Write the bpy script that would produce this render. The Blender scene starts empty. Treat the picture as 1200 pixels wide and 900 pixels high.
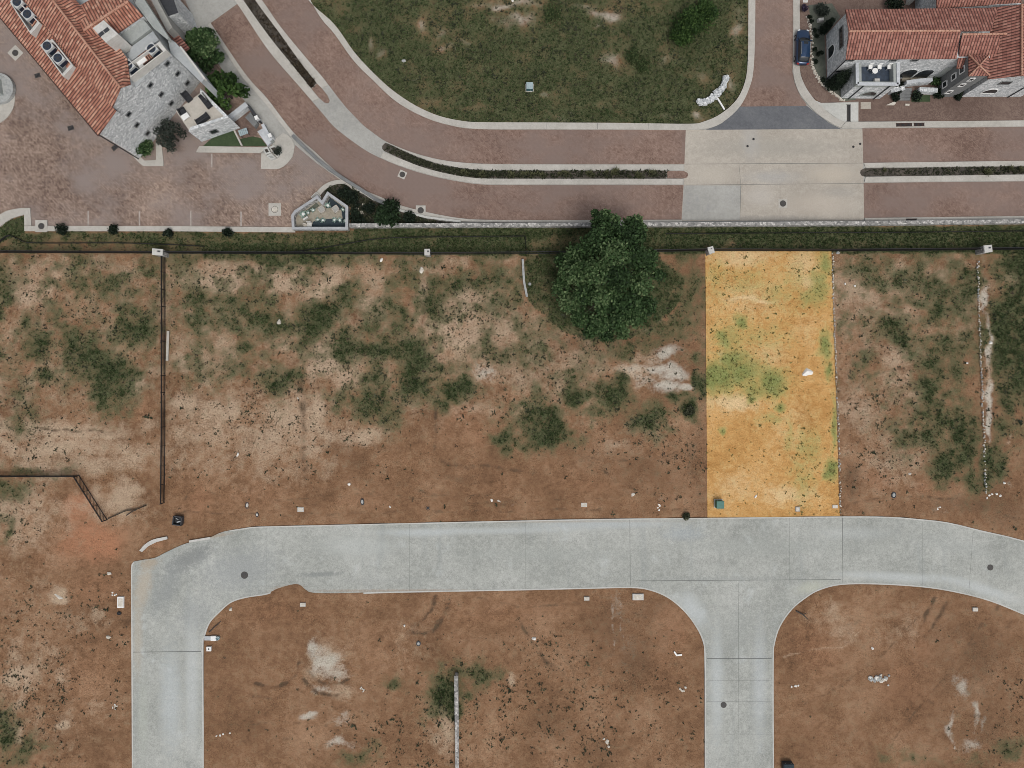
import bpy, bmesh, math, random
import numpy as np
from mathutils import Vector, Matrix
from mathutils.geometry import tessellate_polygon

# ------------------------------------------------------------------ camera, sky, sun, exposure
SC = bpy.context.scene
COL = SC.collection
H = 90.0                      # drone height in metres
S = 0.1133                    # metres per photo pixel on the ground
cam_d = bpy.data.cameras.new('camera')
cam = bpy.data.objects.new('camera', cam_d)
COL.objects.link(cam)
cam.location = (0, 0, H)
cam.rotation_euler = (0, 0, 0)
cam_d.sensor_fit = 'HORIZONTAL'
cam_d.angle = 2 * math.atan(600 * S / H)
cam_d.clip_start = 1.0
cam_d.clip_end = 4000
SC.camera = cam
SUN_EL, SUN_AZ = math.radians(62), math.radians(158)    # azimuth from +Y (image up), towards +X
world = bpy.data.worlds.new("World")
SC.world = world
world.use_nodes = True
wn = world.node_tree.nodes
wl = world.node_tree.links
wn.clear()
sky = wn.new('ShaderNodeTexSky')
sky.sky_type = 'NISHITA'
sky.sun_disc = False
sky.sun_elevation = SUN_EL
sky.sun_rotation = SUN_AZ
sky.air_density = 1.0
sky.dust_density = 4.0
hsv = wn.new('ShaderNodeHueSaturation')
hsv.inputs['Saturation'].default_value = 0.30          # thin overcast: a greyer sky
bg = wn.new('ShaderNodeBackground')
bg.inputs['Strength'].default_value = 0.14
wo = wn.new('ShaderNodeOutputWorld')
wl.new(sky.outputs[0], hsv.inputs['Color'])
wl.new(hsv.outputs[0], bg.inputs['Color'])
wl.new(bg.outputs[0], wo.inputs['Surface'])
sun_d = bpy.data.lights.new('sun', 'SUN')
sun_d.energy = 1.05
sun_d.angle = math.radians(20)
sun_d.color = (1.0, 0.95, 0.88)
sun = bpy.data.objects.new('sun', sun_d)
COL.objects.link(sun)
sd = Vector((math.sin(SUN_AZ) * math.cos(SUN_EL), math.cos(SUN_AZ) * math.cos(SUN_EL), math.sin(SUN_EL)))
sun.rotation_euler = sd.to_track_quat('Z', 'Y').to_euler()
sun.location = sd * 200
SC.view_settings.view_transform = 'Standard'
SC.view_settings.look = 'None'
SC.view_settings.exposure = -0.06
SC.view_settings.gamma = 1.0
SC.cycles.filter_width = 0.85                            # a crisp drone sensor
SC.view_settings.use_curve_mapping = False

random.seed(7)
RNG = np.random.default_rng(11)

# ------------------------------------------------------------------ helpers
def P(px, py, z=0.0):
    k = S * (H - z) / H
    return Vector(((px - 600) * k, (450 - py) * k, z))

def tag(o, label=None, cat=None, group=None, kind=None):
    if label: o['label'] = label
    if cat: o['category'] = cat
    if group: o['group'] = group
    if kind: o['kind'] = kind
    return o

ORG = {}
def empty(name, loc=(0, 0, 0), rz=0.0):
    o = bpy.data.objects.new(name, None)
    o.empty_display_size = 0.3
    COL.objects.link(o)
    o.location = loc
    o.rotation_euler = (0, 0, rz)
    ORG[o] = Vector(loc)
    return o

def root_of(o):
    while o.parent: o = o.parent
    return o

class MB:
    """collects shapes into one mesh"""
    def __init__(s): s.v, s.f, s.m = [], [], []
    def add(s, verts, faces, mi=0):
        b = len(s.v)
        s.v += [tuple(v) for v in verts]
        s.f += [[i + b for i in f] for f in faces]
        s.m += [mi] * len(faces)
        return s
    def box(s, c, size, rz=0.0, mi=0, rx=0.0, taper=1.0):
        hx, hy, hz = size[0] / 2, size[1] / 2, size[2] / 2
        M = Matrix.Translation(Vector(c)) @ Matrix.Rotation(rz, 4, 'Z') @ Matrix.Rotation(rx, 4, 'X')
        vs = []
        for z, t in ((-hz, 1.0), (hz, taper)):
            for x, y in ((-hx, -hy), (hx, -hy), (hx, hy), (-hx, hy)):
                vs.append(M @ Vector((x * t, y * t, z)))
        return s.add(vs, [[3, 2, 1, 0], [4, 5, 6, 7], [0, 1, 5, 4], [1, 2, 6, 5], [2, 3, 7, 6], [3, 0, 4, 7]], mi)
    def bar(s, a, b, w, h, mi=0):
        a, b = Vector(a), Vector(b)
        d = (b - a).normalized()
        up = Vector((0, 0, 1)) if abs(d.z) < 0.95 else Vector((0, 1, 0))
        n = d.cross(up).normalized()
        u = n.cross(d).normalized()
        vs = []
        for p in (a, b):
            for i, j in ((-1, -1), (1, -1), (1, 1), (-1, 1)):
                vs.append(p + n * (w / 2 * i) + u * (h / 2 * j))
        return s.add(vs, [[3, 2, 1, 0], [4, 5, 6, 7], [0, 1, 5, 4], [1, 2, 6, 5], [2, 3, 7, 6], [3, 0, 4, 7]], mi)
    def tube(s, a, b, r0, r1=None, n=8, mi=0):
        if r1 is None: r1 = r0
        a, b = Vector(a), Vector(b)
        d = (b - a).normalized()
        up = Vector((0, 0, 1)) if abs(d.z) < 0.9 else Vector((1, 0, 0))
        x = d.cross(up).normalized(); y = d.cross(x).normalized()
        vs = []
        for p, r in ((a, r0), (b, r1)):
            for i in range(n):
                t = 2 * math.pi * i / n
                vs.append(p + x * (r * math.cos(t)) + y * (r * math.sin(t)))
        fs = [[i, (i + 1) % n, n + (i + 1) % n, n + i] for i in range(n)]
        fs += [list(range(n))[::-1], list(range(n, 2 * n))]
        return s.add(vs, fs, mi)
    def prism(s, pts, z0, z1, mi_side=0, mi_top=0, bottom=False):
        """pts: world xy ring"""
        pts = [(p[0], p[1]) for p in pts]
        ar = sum(pts[i][0] * pts[(i + 1) % len(pts)][1] - pts[(i + 1) % len(pts)][0] * pts[i][1] for i in range(len(pts)))
        if ar < 0: pts = pts[::-1]
        n = len(pts)
        s.add([(x, y, z0) for x, y in pts] + [(x, y, z1) for x, y in pts],
              [[i, (i + 1) % n, n + (i + 1) % n, n + i] for i in range(n)], mi_side)
        tris = tessellate_polygon([[Vector((x, y, 0)) for x, y in pts]])
        tv = [(x, y, z1) for x, y in pts]
        ts = []
        for t in tris:
            a, b, c = [Vector((pts[i][0], pts[i][1], 0)) for i in t]
            ts.append(list(t) if (b - a).cross(c - a).z > 0 else list(t)[::-1])
        s.add(tv, ts, mi_top)
        if bottom: s.add([(x, y, z0) for x, y in pts], [t[::-1] for t in ts], mi_side)
        return s
    def lathe(s, c, prof, n=16, mi=0):
        c = Vector(c); vs, fs = [], []
        for r, z in prof:
            for i in range(n):
                t = 2 * math.pi * i / n
                vs.append(c + Vector((r * math.cos(t), r * math.sin(t), z)))
        for k in range(len(prof) - 1):
            for i in range(n):
                fs.append([k * n + i, k * n + (i + 1) % n, (k + 1) * n + (i + 1) % n, (k + 1) * n + i])
        fs.append([(len(prof) - 1) * n + i for i in range(n)])
        return s.add(vs, fs, mi)
    def build(s, name, mats, parent=None, smooth=False, loc=None):
        """loc: world origin of the object (top-level); children are stored relative to their root"""
        o0 = Vector(loc) if loc is not None else Vector((0, 0, 0))
        if parent is not None: o0 = ORG[root_of(parent)]
        me = bpy.data.meshes.new(name)
        me.from_pydata([tuple(Vector(v) - o0) for v in s.v], [], s.f)
        if not isinstance(mats, (list, tuple)): mats = [mats]
        for m in mats: me.materials.append(m)
        if len(mats) > 1: me.polygons.foreach_set('material_index', s.m)
        if smooth: me.polygons.foreach_set('use_smooth', [True] * len(s.f))
        me.update()
        o = bpy.data.objects.new(name, me)
        COL.objects.link(o)
        if parent is not None:
            o.parent = parent
        else:
            o.location = o0
            ORG[o] = o0
        return o

def copy_tree(o, parent=None, loc=None, rz=None):
    c = o.copy()
    COL.objects.link(c)
    if parent is not None: c.parent = parent
    if loc is not None: c.location = loc
    if rz is not None: c.rotation_euler = (0, 0, rz)
    for ch in list(o.children): copy_tree(ch, c)
    return c

def smooth_line(pts, n=6):
    """Catmull-Rom through pixel points"""
    pts = [np.array(p, float) for p in pts]
    q = [2 * pts[0] - pts[1]] + pts + [2 * pts[-1] - pts[-2]]
    out = []
    for i in range(1, len(q) - 2):
        p0, p1, p2, p3 = q[i - 1], q[i], q[i + 1], q[i + 2]
        for k in range(n):
            t = k / n
            out.append(tuple(0.5 * ((2 * p1) + (-p0 + p2) * t + (2 * p0 - 5 * p1 + 4 * p2 - p3) * t * t + (-p0 + 3 * p1 - 3 * p2 + p3) * t ** 3)))
    out.append(tuple(pts[-1]))
    return out

PAVED = []      # rings (pixels) under which the soil is kept low
def sheet(name, pts, z, mat, kind='structure', depth=0.4, parent=None, paved=True):
    if paved: PAVED.append(pts)
    o = MB().prism([P(*p) for p in pts], z - depth, z).build(name, mat, parent)
    if kind: o['kind'] = kind
    return o

def strip(name, a, b, z, mat, kind='structure', depth=0.35):
    return sheet(name, list(a) + list(b)[::-1], z, mat, kind, depth)

# ------------------------------------------------------------------ materials
def lin(c):
    return tuple(x / 12.92 if x <= 0.04045 else ((x + 0.055) / 1.055) ** 2.4 for x in c)

def newmat(name):
    m = bpy.data.materials.new(name)
    m.use_nodes = True
    nt = m.node_tree
    b = nt.nodes['Principled BSDF']
    return m, nt, b

class N:
    """small node helper"""
    def __init__(s, nt):
        s.nt = nt
        s.geo = nt.nodes.new('ShaderNodeNewGeometry')
        s.pos = s.geo.outputs['Position']
    def noise(s, scale, detail=6, rough=0.6, vec=None, dist=0.0, dim='3D'):
        n = s.nt.nodes.new('ShaderNodeTexNoise')
        n.inputs['Scale'].default_value = scale
        n.inputs['Detail'].default_value = detail
        n.inputs['Roughness'].default_value = rough
        n.inputs['Distortion'].default_value = dist
        s.nt.links.new(vec if vec is not None else s.pos, n.inputs['Vector'])
        return n.outputs['Fac']
    def math(s, op, a, b=None, clamp=False):
        n = s.nt.nodes.new('ShaderNodeMath'); n.operation = op; n.use_clamp = clamp
        for i, x in enumerate((a, b)):
            if x is None: continue
            if isinstance(x, (int, float)): n.inputs[i].default_value = x
            else: s.nt.links.new(x, n.inputs[i])
        return n.outputs[0]
    def rng(s, x, a, b, c=0.0, d=1.0, smooth=True):
        n = s.nt.nodes.new('ShaderNodeMapRange')
        n.interpolation_type = 'SMOOTHSTEP' if smooth else 'LINEAR'
        s.nt.links.new(x, n.inputs['Value'])
        for k, v in zip(('From Min', 'From Max', 'To Min', 'To Max'), (a, b, c, d)): n.inputs[k].default_value = v
        return n.outputs[0]
    def mix(s, fac, a, b, mode='MIX'):
        n = s.nt.nodes.new('ShaderNodeMix'); n.data_type = 'RGBA'; n.blend_type = mode
        for i, x in ((0, fac), (6, a), (7, b)):
            if isinstance(x, (int, float)): n.inputs[i].default_value = x
            elif isinstance(x, tuple): n.inputs[i].default_value = (*x, 1.0) if len(x) == 3 else x
            else: s.nt.links.new(x, n.inputs[i])
        return n.outputs[2]
    def ramp(s, fac, stops):
        n = s.nt.nodes.new('ShaderNodeValToRGB')
        e = n.color_ramp.elements
        while len(e) < len(stops): e.new(0.5)
        for el, (p, c) in zip(e, stops):
            el.position = p; el.color = (*c, 1.0)
        s.nt.links.new(fac, n.inputs[0])
        return n.outputs[0]
    def attr(s, name):
        n = s.nt.nodes.new('ShaderNodeAttribute'); n.attribute_name = name
        return n
    def sep(s, col):
        n = s.nt.nodes.new('ShaderNodeSeparateColor')
        s.nt.links.new(col, n.inputs[0])
        return n.outputs
    def bump(s, h, strength, dist, bsdf):
        n = s.nt.nodes.new('ShaderNodeBump')
        n.inputs['Strength'].default_value = strength
        n.inputs['Distance'].default_value = dist
        s.nt.links.new(h, n.inputs['Height'])
        s.nt.links.new(n.outputs[0], bsdf.inputs['Normal'])
    def mapping(s, scale=(1, 1, 1), rz=0.0, vec=None):
        n = s.nt.nodes.new('ShaderNodeMapping')
        n.inputs['Scale'].default_value = scale
        n.inputs['Rotation'].default_value = (0, 0, rz)
        s.nt.links.new(vec if vec is not None else s.pos, n.inputs['Vector'])
        return n.outputs[0]

def mat_mottle(name, c0, c1, c2, s1=0.25, s2=3.0, rough=0.9, bump=0.15, stain=None, stainlev=(0.55, 0.75), grain=0.0, streak=None, scuff=False, spots=None):
    """three-tone mottled surface: c0 dark, c1 mean, c2 light"""
    m, nt, b = newmat(name)
    n = N(nt)
    a = n.noise(s1, 8, 0.68)
    f = n.noise(s2, 8, 0.72)
    mixed = n.math('ADD', n.math('MULTIPLY', a, 0.55), n.math('MULTIPLY', f, 0.45))
    col = n.ramp(mixed, [(0.34, c0), (0.5, c1), (0.66, c2)])
    if stain:
        st = n.noise(s1 * 2.3, 7, 0.7, n.mapping((1.0, 0.8, 1), 0.4))
        col = n.mix(n.rng(st, *stainlev), col, stain)
    if streak:
        sv = n.noise(1.0, 5, 0.6, n.mapping(streak[0]))
        col = n.mix(n.math('MULTIPLY', n.rng(sv, 0.52, 0.72), streak[2]), col, streak[1])
    if scuff:      # short dark tyre scuffs and hairline cracks
        sc = n.noise(1.3, 6, 0.7, n.mapping((1.0, 0.6, 1), 0.3), 1.6); ms = n.noise(0.25, 4, 0.6)
        ln = n.rng(n.math('ABSOLUTE', n.math('SUBTRACT', sc, 0.5)), 0.0, 0.018, 1.0, 0.0)
        col = n.mix(n.math('MULTIPLY', n.math('MULTIPLY', ln, n.rng(ms, 0.48, 0.66)), 0.55), col, tuple(x * 0.5 for x in c0))
    for (bx, by, rx, ry, ang, cc, am) in (spots or []):
        p_ = P(bx, by)
        mp = nt.nodes.new('ShaderNodeMapping'); mp.vector_type = 'TEXTURE'
        mp.inputs['Location'].default_value = (p_.x, p_.y, 0); mp.inputs['Rotation'].default_value = (0, 0, ang); mp.inputs['Scale'].default_value = (rx * S, ry * S, 1e3)
        nt.links.new(n.pos, mp.inputs['Vector'])
        ln_ = nt.nodes.new('ShaderNodeVectorMath'); ln_.operation = 'LENGTH'; nt.links.new(mp.outputs[0], ln_.inputs[0])
        d_ = n.math('ADD', ln_.outputs['Value'], n.math('MULTIPLY', n.math('SUBTRACT', f, 0.5), 1.6))
        col = n.mix(n.math('MULTIPLY', n.rng(d_, 0.15, 1.15, 1.0, 0.0), am), col, cc)
    if grain:
        g = n.noise(s2 * 4, 4, 0.8)
        col = n.mix(1.0, col, n.ramp(g, [(0.3, (1 - grain,) * 3), (0.7, (1 + grain,) * 3)]), 'MULTIPLY')
    nt.links.new(col, b.inputs['Base Color'])
    b.inputs['Roughness'].default_value = rough
    if bump: n.bump(f, bump, 0.03, b)
    return m

def mat_plain(name, c, rough=0.6, metal=0.0, var=0.15, scale=4.0, coat=0.0):
    m, nt, b = newmat(name)
    n = N(nt)
    f = n.noise(scale, 5, 0.65)
    col = n.ramp(f, [(0.3, tuple(x * (1 - var) for x in c)), (0.7, tuple(min(1, x * (1 + var)) for x in c))])
    nt.links.new(col, b.inputs['Base Color'])
    b.inputs['Roughness'].default_value = rough
    b.inputs['Metallic'].default_value = metal
    if coat: b.inputs['Coat Weight'].default_value = coat
    return m

def mat_pavers(name, c0, c1, c2, grey=None, scale=2.2):
    m, nt, b = newmat(name)
    n = N(nt)
    br = nt.nodes.new('ShaderNodeTexBrick')
    br.inputs['Scale'].default_value = scale
    br.inputs['Color1'].default_value = (0, 0, 0, 1)
    br.inputs['Color2'].default_value = (1, 1, 1, 1)
    br.inputs['Mortar'].default_value = (0.1, 0.1, 0.1, 1)
    br.inputs['Mortar Size'].default_value = 0.012
    nt.links.new(n.mapping((1, 1, 1), math.radians(45)), br.inputs['Vector'])
    a = n.noise(0.09, 8, 0.66)
    f = n.noise(1.6, 8, 0.75)
    bw = n.math('MULTIPLY', br.outputs['Color'], 0.12)
    v = n.math('ADD', n.math('ADD', n.math('MULTIPLY', a, 0.5), n.math('MULTIPLY', f, 0.44)), bw)
    col = n.ramp(v, [(0.42, c0), (0.53, c1), (0.65, c2)])
    if grey:
        g = n.noise(0.07, 6, 0.62, n.mapping((1.0, 1.4, 1), 0.6))
        col = n.mix(n.rng(g, 0.42, 0.64), col, grey)
    col = n.mix(n.math('MULTIPLY', br.outputs['Fac'], 0.35), col, tuple(x * 0.55 for x in c0))
    nt.links.new(col, b.inputs['Base Color'])
    b.inputs['Roughness'].default_value = 0.9
    n.bump(br.outputs['Fac'], -0.2, 0.01, b)
    return m

def mat_rubble(name, c0, c1, c2, scale=3.2):
    """rubble stone: cells with mortar"""
    m, nt, b = newmat(name)
    n = N(nt)
    vo = nt.nodes.new('ShaderNodeTexVoronoi'); vo.inputs['Scale'].default_value = scale
    vo.inputs['Randomness'].default_value = 0.9
    nt.links.new(n.mapping((1, 1, 1.2)), vo.inputs['Vector'])
    ve = nt.nodes.new('ShaderNodeTexVoronoi'); ve.feature = 'DISTANCE_TO_EDGE'; ve.inputs['Scale'].default_value = scale
    nt.links.new(n.mapping((1, 1, 1.2)), ve.inputs['Vector'])
    r = n.sep(vo.outputs['Color'])[0]
    f = n.noise(5, 6, 0.7)
    v = n.math('ADD', n.math('MULTIPLY', r, 0.6), n.math('MULTIPLY', f, 0.4))
    col = n.ramp(v, [(0.2, c0), (0.5, c1), (0.8, c2)])
    col = n.mix(n.rng(ve.outputs['Distance'], 0.02, 0.09, 1.0, 0.0), col, tuple(x * 0.8 for x in c1))
    nt.links.new(col, b.inputs['Base Color'])
    b.inputs['Roughness'].default_value = 0.92
    n.bump(ve.outputs['Distance'], 0.5, 0.05, b)
    return m

def mat_tiles(name, c0, c1, c2, period=0.36, row=0.45):
    """barrel clay tiles laid along the UV axes (u across the slope, v down it)"""
    m, nt, b = newmat(name)
    n = N(nt)
    uv = nt.nodes.new('ShaderNodeUVMap'); uv.uv_map = 'UVMap'
    sx = nt.nodes.new('ShaderNodeSeparateXYZ'); nt.links.new(uv.outputs[0], sx.inputs[0])
    u = n.math('DIVIDE', sx.outputs[0], period)
    v = n.math('DIVIDE', sx.outputs[1], row)
    fu = n.math('FRACT', u); fv = n.math('FRACT', v)
    barrel = n.math('SINE', n.math('MULTIPLY', fu, math.pi))
    cell = nt.nodes.new('ShaderNodeCombineXYZ')
    nt.links.new(n.math('FLOOR', u), cell.inputs[0]); nt.links.new(n.math('FLOOR', v), cell.inputs[1])
    wnz = nt.nodes.new('ShaderNodeTexWhiteNoise'); wnz.noise_dimensions = '2D'
    nt.links.new(cell.outputs[0], wnz.inputs['Vector'])
    f = n.noise(0.8, 6, 0.7)
    val = n.math('ADD', n.math('MULTIPLY', wnz.outputs['Value'], 0.50), n.math('MULTIPLY', f, 0.50))
    col = n.ramp(val, [(0.15, c0), (0.5, c1), (0.9, c2)])
    gap = n.rng(barrel, 0.15, 0.75, 1.0, 0.0)
    col = n.mix(n.math('MULTIPLY', gap, 0.85), col, tuple(x * 0.28 for x in c0))
    lip = n.rng(fv, 0.86, 0.95)
    col = n.mix(n.math('MULTIPLY', lip, 0.25), col, tuple(x * 0.5 for x in c0))
    nt.links.new(col, b.inputs['Base Color'])
    b.inputs['Roughness'].default_value = 0.85
    hgt = n.math('ADD', barrel, n.math('MULTIPLY', fv, 0.5))
    n.bump(hgt, 0.9, 0.09, b)
    return m

def mat_leaf(name, dark, mid, light, transl=0.25):
    m, nt, b = newmat(name)
    n = N(nt)
    a = n.attr('tint')
    col = n.ramp(a.outputs['Fac'], [(0.0, dark), (0.5, mid), (1.0, light)])
    nt.links.new(col, b.inputs['Base Color'])
    b.inputs['Roughness'].default_value = 0.7
    b.inputs['Specular IOR Level'].default_value = 0.25
    tr = nt.nodes.new('ShaderNodeBsdfTranslucent')
    nt.links.new(col, tr.inputs['Color'])
    mx = nt.nodes.new('ShaderNodeMixShader'); mx.inputs[0].default_value = transl
    out = nt.nodes['Material Output']
    nt.links.new(b.outputs[0], mx.inputs[1]); nt.links.new(tr.outputs[0], mx.inputs[2])
    nt.links.new(mx.outputs[0], out.inputs['Surface'])
    return m

def mat_soil(name, soil, tan, pale, red, moist, grass3, straw, grain=1.0):
    """bare earth with sand, pale dust, red clay, moist ruts and low growth, spread by the ground's own cover maps"""
    m, nt, b = newmat(name)
    n = N(nt)
    c1 = n.attr('cover'); c2 = n.attr('cover2')
    g, sa, pa = n.sep(c1.outputs['Color'])[:3]
    rd, mo, isl = n.sep(c2.outputs['Color'])[:3]
    big = n.noise(0.12, 8, 0.66)
    mid = n.noise(0.9, 10, 0.72, dist=0.4)
    fine = n.noise(4.5, 8, 0.78)
    grit = n.noise(5.5, 3, 0.7)
    wisp = n.noise(0.55, 9, 0.66, n.mapping((1.0, 1.6, 1), 0.5), 1.2)
    crk = n.math('ABSOLUTE', n.math('SUBTRACT', wisp, 0.5))
    v = n.math('ADD', n.math('ADD', n.math('MULTIPLY', big, 0.46), n.math('MULTIPLY', mid, 0.36)), n.math('MULTIPLY', fine, 0.18))
    col = n.ramp(v, [(0.37, soil[0]), (0.49, soil[1]), (0.61, soil[2])])
    dmid = n.math('SUBTRACT', mid, 0.5)
    dfine = n.math('SUBTRACT', fine, 0.5)
    jag = n.math('ADD', n.math('MULTIPLY', dmid, 1.5), n.math('MULTIPLY', dfine, 1.0))
    col = n.mix(n.rng(n.math('ADD', rd, n.math('MULTIPLY', jag, 0.7)), 0.25, 0.95), col, red)
    col = n.mix(n.math('MULTIPLY', n.rng(n.math('ADD', sa, n.math('MULTIPLY', jag, 0.65)), 0.06, 0.80), 0.85), col, n.ramp(fine, [(0.32, tuple(x * 0.66 for x in tan)), (0.5, tan), (0.66, tuple(x * 1.15 for x in tan))]))
    col = n.mix(n.math('MULTIPLY', n.rng(n.math('ADD', pa, n.math('MULTIPLY', jag, 0.8)), 0.22, 0.85), 0.9), col, pale)
    col = n.mix(n.math('MULTIPLY', n.rng(n.math('ADD', mo, n.math('MULTIPLY', jag, 0.5)), 0.10, 0.75), 0.85), col, moist)
    # growth: a sparse straw fringe, then green
    ga = n.math('ADD', g, n.math('MULTIPLY', jag, 0.75))
    col = n.mix(n.math('MULTIPLY', n.rng(ga, -0.04, 0.50), 0.66), col, straw)
    gcol = n.ramp(n.math('ADD', n.math('MULTIPLY', fine, 0.6), n.math('MULTIPLY', mid, 0.4)), [(0.36, grass3[0]), (0.5, grass3[1]), (0.66, grass3[2])])
    col = n.mix(n.math('MULTIPLY', n.rng(ga, 0.10, 0.98), 0.92), col, gcol)
    col = n.mix(n.math('MULTIPLY', n.rng(crk, 0.0, 0.022, 1.0, 0.0), 0.30), col, tuple(x * 0.55 for x in moist))
    # clods and leaf litter: small darker grains of earth
    gm = n.rng(n.noise(0.22, 6, 0.7, dist=0.6), 0.40, 0.62, 0.12 * grain, 0.85 * grain)
    col = n.mix(gm, col, n.ramp(grit, [(0.32, (0.52, 0.50, 0.48)), (0.46, (0.95, 0.94, 0.93)), (0.56, (1.05, 1.05, 1.04)), (0.70, (1.35, 1.33, 1.3))]), 'MULTIPLY')
    nt.links.new(col, b.inputs['Base Color'])
    b.inputs['Roughness'].default_value = 0.97
    b.inputs['Specular IOR Level'].default_value = 0.15
    h = n.math('ADD', n.math('MULTIPLY', mid, 0.7), n.math('MULTIPLY', fine, 0.4))
    n.bump(h, 0.75, 0.30, b)
    return m

M = {}
M['street'] = mat_mottle('street_concrete', (0.24, 0.252, 0.230), (0.345, 0.355, 0.328), (0.455, 0.462, 0.432), 0.13, 1.5, grain=0.16,
                         stain=(0.445, 0.465, 0.45), streak=((0.5, 0.06, 1), (0.27, 0.29, 0.28), 0.45), scuff=True, spots=[
    (222,655,40,14,.5,(0.19,0.20,0.195),.75),(196,690,16,44,-.5,(0.25,0.265,0.26),.6),(280,668,60,34,.2,(0.30,0.315,0.31),.7),(375,673,34,4,.05,(0.22,0.235,0.225),.8),(230,720,24,34,-.6,(0.29,0.305,0.30),.5),
    (168,688,12,38,-.25,(0.40,0.36,0.295),.9),(162,745,7,60,0,(0.39,0.36,0.30),.75),(175,660,14,8,.2,(0.36,0.31,0.24),.85),(335,690,22,5,.15,(0.33,0.24,0.17),.7),(470,692,140,2.2,0,(0.34,0.27,0.21),.6),(640,611,200,1.8,0,(0.36,0.30,0.24),.55),(250,628,30,3,.15,(0.33,0.27,0.20),.7),(560,622,160,5,.01,(0.45,0.475,0.47),.6),(700,615,110,6,.02,(0.42,0.45,0.455),.6),(800,625,30,12,0,(0.34,0.37,0.38),.6),(640,650,120,10,0,(0.33,0.345,0.32),.6),(900,640,160,12,.0,(0.33,0.345,0.32),.55),(850,678,120,5,0,(0.29,0.305,0.285),.6),
    (950,688,24,9,.2,(0.43,0.44,0.36),.6),(1050,676,90,7,-.05,(0.46,0.485,0.478),.7),(1150,690,60,8,-.3,(0.46,0.485,0.478),.7),(1120,640,60,14,-.2,(0.33,0.345,0.325),.5),(812,715,16,30,.6,(0.46,0.49,0.49),.7),(840,800,10,90,0,(0.45,0.48,0.48),.6),(890,800,10,90,0,(0.44,0.47,0.48),.5),(866,740,26,40,0,(0.32,0.335,0.315),.5),
    (200,820,16,80,0,(0.44,0.475,0.48),.6),(225,800,10,90,0,(0.455,0.478,0.47),.7),(168,840,8,60,0,(0.38,0.40,0.35),.5),(420,640,60,16,0,(0.44,0.46,0.44),.5),(490,625,50,6,0,(0.45,0.48,0.48),.5),(440,680,80,5,0,(0.33,0.34,0.32),.5),(1000,625,60,10,0,(0.44,0.46,0.45),.4)])
M['kerb'] = mat_mottle('kerb_concrete', (0.33, 0.315, 0.28), (0.42, 0.40, 0.36), (0.50, 0.48, 0.44), 0.3, 3, grain=0.08)
M['kerb_white'] = mat_mottle('new_kerb_concrete', (0.38, 0.38, 0.35), (0.47, 0.47, 0.44), (0.56, 0.56, 0.53), 0.3, 3, grain=0.08)
M['conc_tan'] = mat_mottle('tan_concrete', (0.30, 0.27, 0.225), (0.385, 0.35, 0.30), (0.47, 0.43, 0.37), 0.14, 1.6, grain=0.10, spots=[
    (905,173,110,14,0,(0.33,0.31,0.27),.7),(835,205,30,12,0,(0.44,0.40,0.34),.7),(905,208,40,10,0,(0.36,0.35,0.33),.7),(975,205,34,14,0,(0.45,0.40,0.33),.8),(960,240,50,16,0,(0.44,0.39,0.33),.7),(985,225,26,8,0,(0.34,0.32,0.285),.6),(890,230,22,14,0,(0.44,0.41,0.37),.6),(905,256,90,4,0,(0.27,0.255,0.23),.7),(880,165,14,30,0,(0.38,0.37,0.35),.5)])
M['conc_grey'] = mat_mottle('walk_concrete', (0.25, 0.25, 0.235), (0.33, 0.325, 0.30), (0.40, 0.395, 0.37), 0.2, 2.2, grain=0.08, stain=(0.27, 0.27, 0.265))
M['asphalt'] = mat_mottle('asphalt', (0.085, 0.09, 0.10), (0.12, 0.125, 0.135), (0.16, 0.165, 0.17), 0.3, 2.5, grain=0.12)
M['paver'] = mat_pavers('road_pavers', (0.135, 0.083, 0.063), (0.215, 0.142, 0.112), (0.29, 0.203, 0.163), grey=(0.205, 0.150, 0.128))
M['plaza'] = mat_pavers('plaza_pavers', (0.115, 0.074, 0.056), (0.235, 0.168, 0.132), (0.38, 0.285, 0.225), grey=(0.245, 0.20, 0.18), scale=1.6)
M['walk_paver'] = mat_pavers('walk_pavers', (0.11, 0.07, 0.055), (0.155, 0.105, 0.085), (0.21, 0.15, 0.12), scale=2.6)
M['stone'] = mat_rubble('white_rubble', (0.32, 0.34, 0.35), (0.54, 0.56, 0.565), (0.76, 0.77, 0.77), 4.2)
M['stone_wall'] = mat_rubble('wall_rubble', (0.13, 0.13, 0.125), (0.30, 0.29, 0.275), (0.55, 0.53, 0.50), 3.6)
M['coping'] = mat_mottle('stone_coping', (0.34, 0.36, 0.38), (0.46, 0.48, 0.50), (0.58, 0.60, 0.61), 0.8, 4, grain=0.12)
M['stucco'] = mat_mottle('grey_stucco', (0.24, 0.26, 0.25), (0.31, 0.33, 0.315), (0.38, 0.40, 0.38), 0.5, 4)
M['stucco_dark'] = mat_mottle('dark_stucco', (0.12, 0.125, 0.125), (0.165, 0.17, 0.17), (0.21, 0.215, 0.21), 0.5, 4)
M['membrane'] = mat_mottle('roof_membrane', (0.27, 0.29, 0.30), (0.36, 0.38, 0.385), (0.43, 0.45, 0.45), 0.4, 3)
M['tile'] = mat_tiles('clay_tiles', (0.21, 0.078, 0.052), (0.385, 0.165, 0.112), (0.60, 0.37, 0.265))
M['tile_r'] = mat_tiles('red_clay_tiles', (0.18, 0.07, 0.052), (0.315, 0.132, 0.10), (0.45, 0.235, 0.18))
M['ridge'] = mat_mottle('ridge_tiles', (0.34, 0.15, 0.10), (0.44, 0.24, 0.17), (0.55, 0.36, 0.27), 1, 5)
M['white'] = mat_plain('white_paint', (0.74, 0.74, 0.72), 0.5, var=0.08)
M['offwhite'] = mat_mottle('weathered_white', (0.38, 0.37, 0.34), (0.50, 0.49, 0.46), (0.60, 0.59, 0.56), 1, 6)
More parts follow.
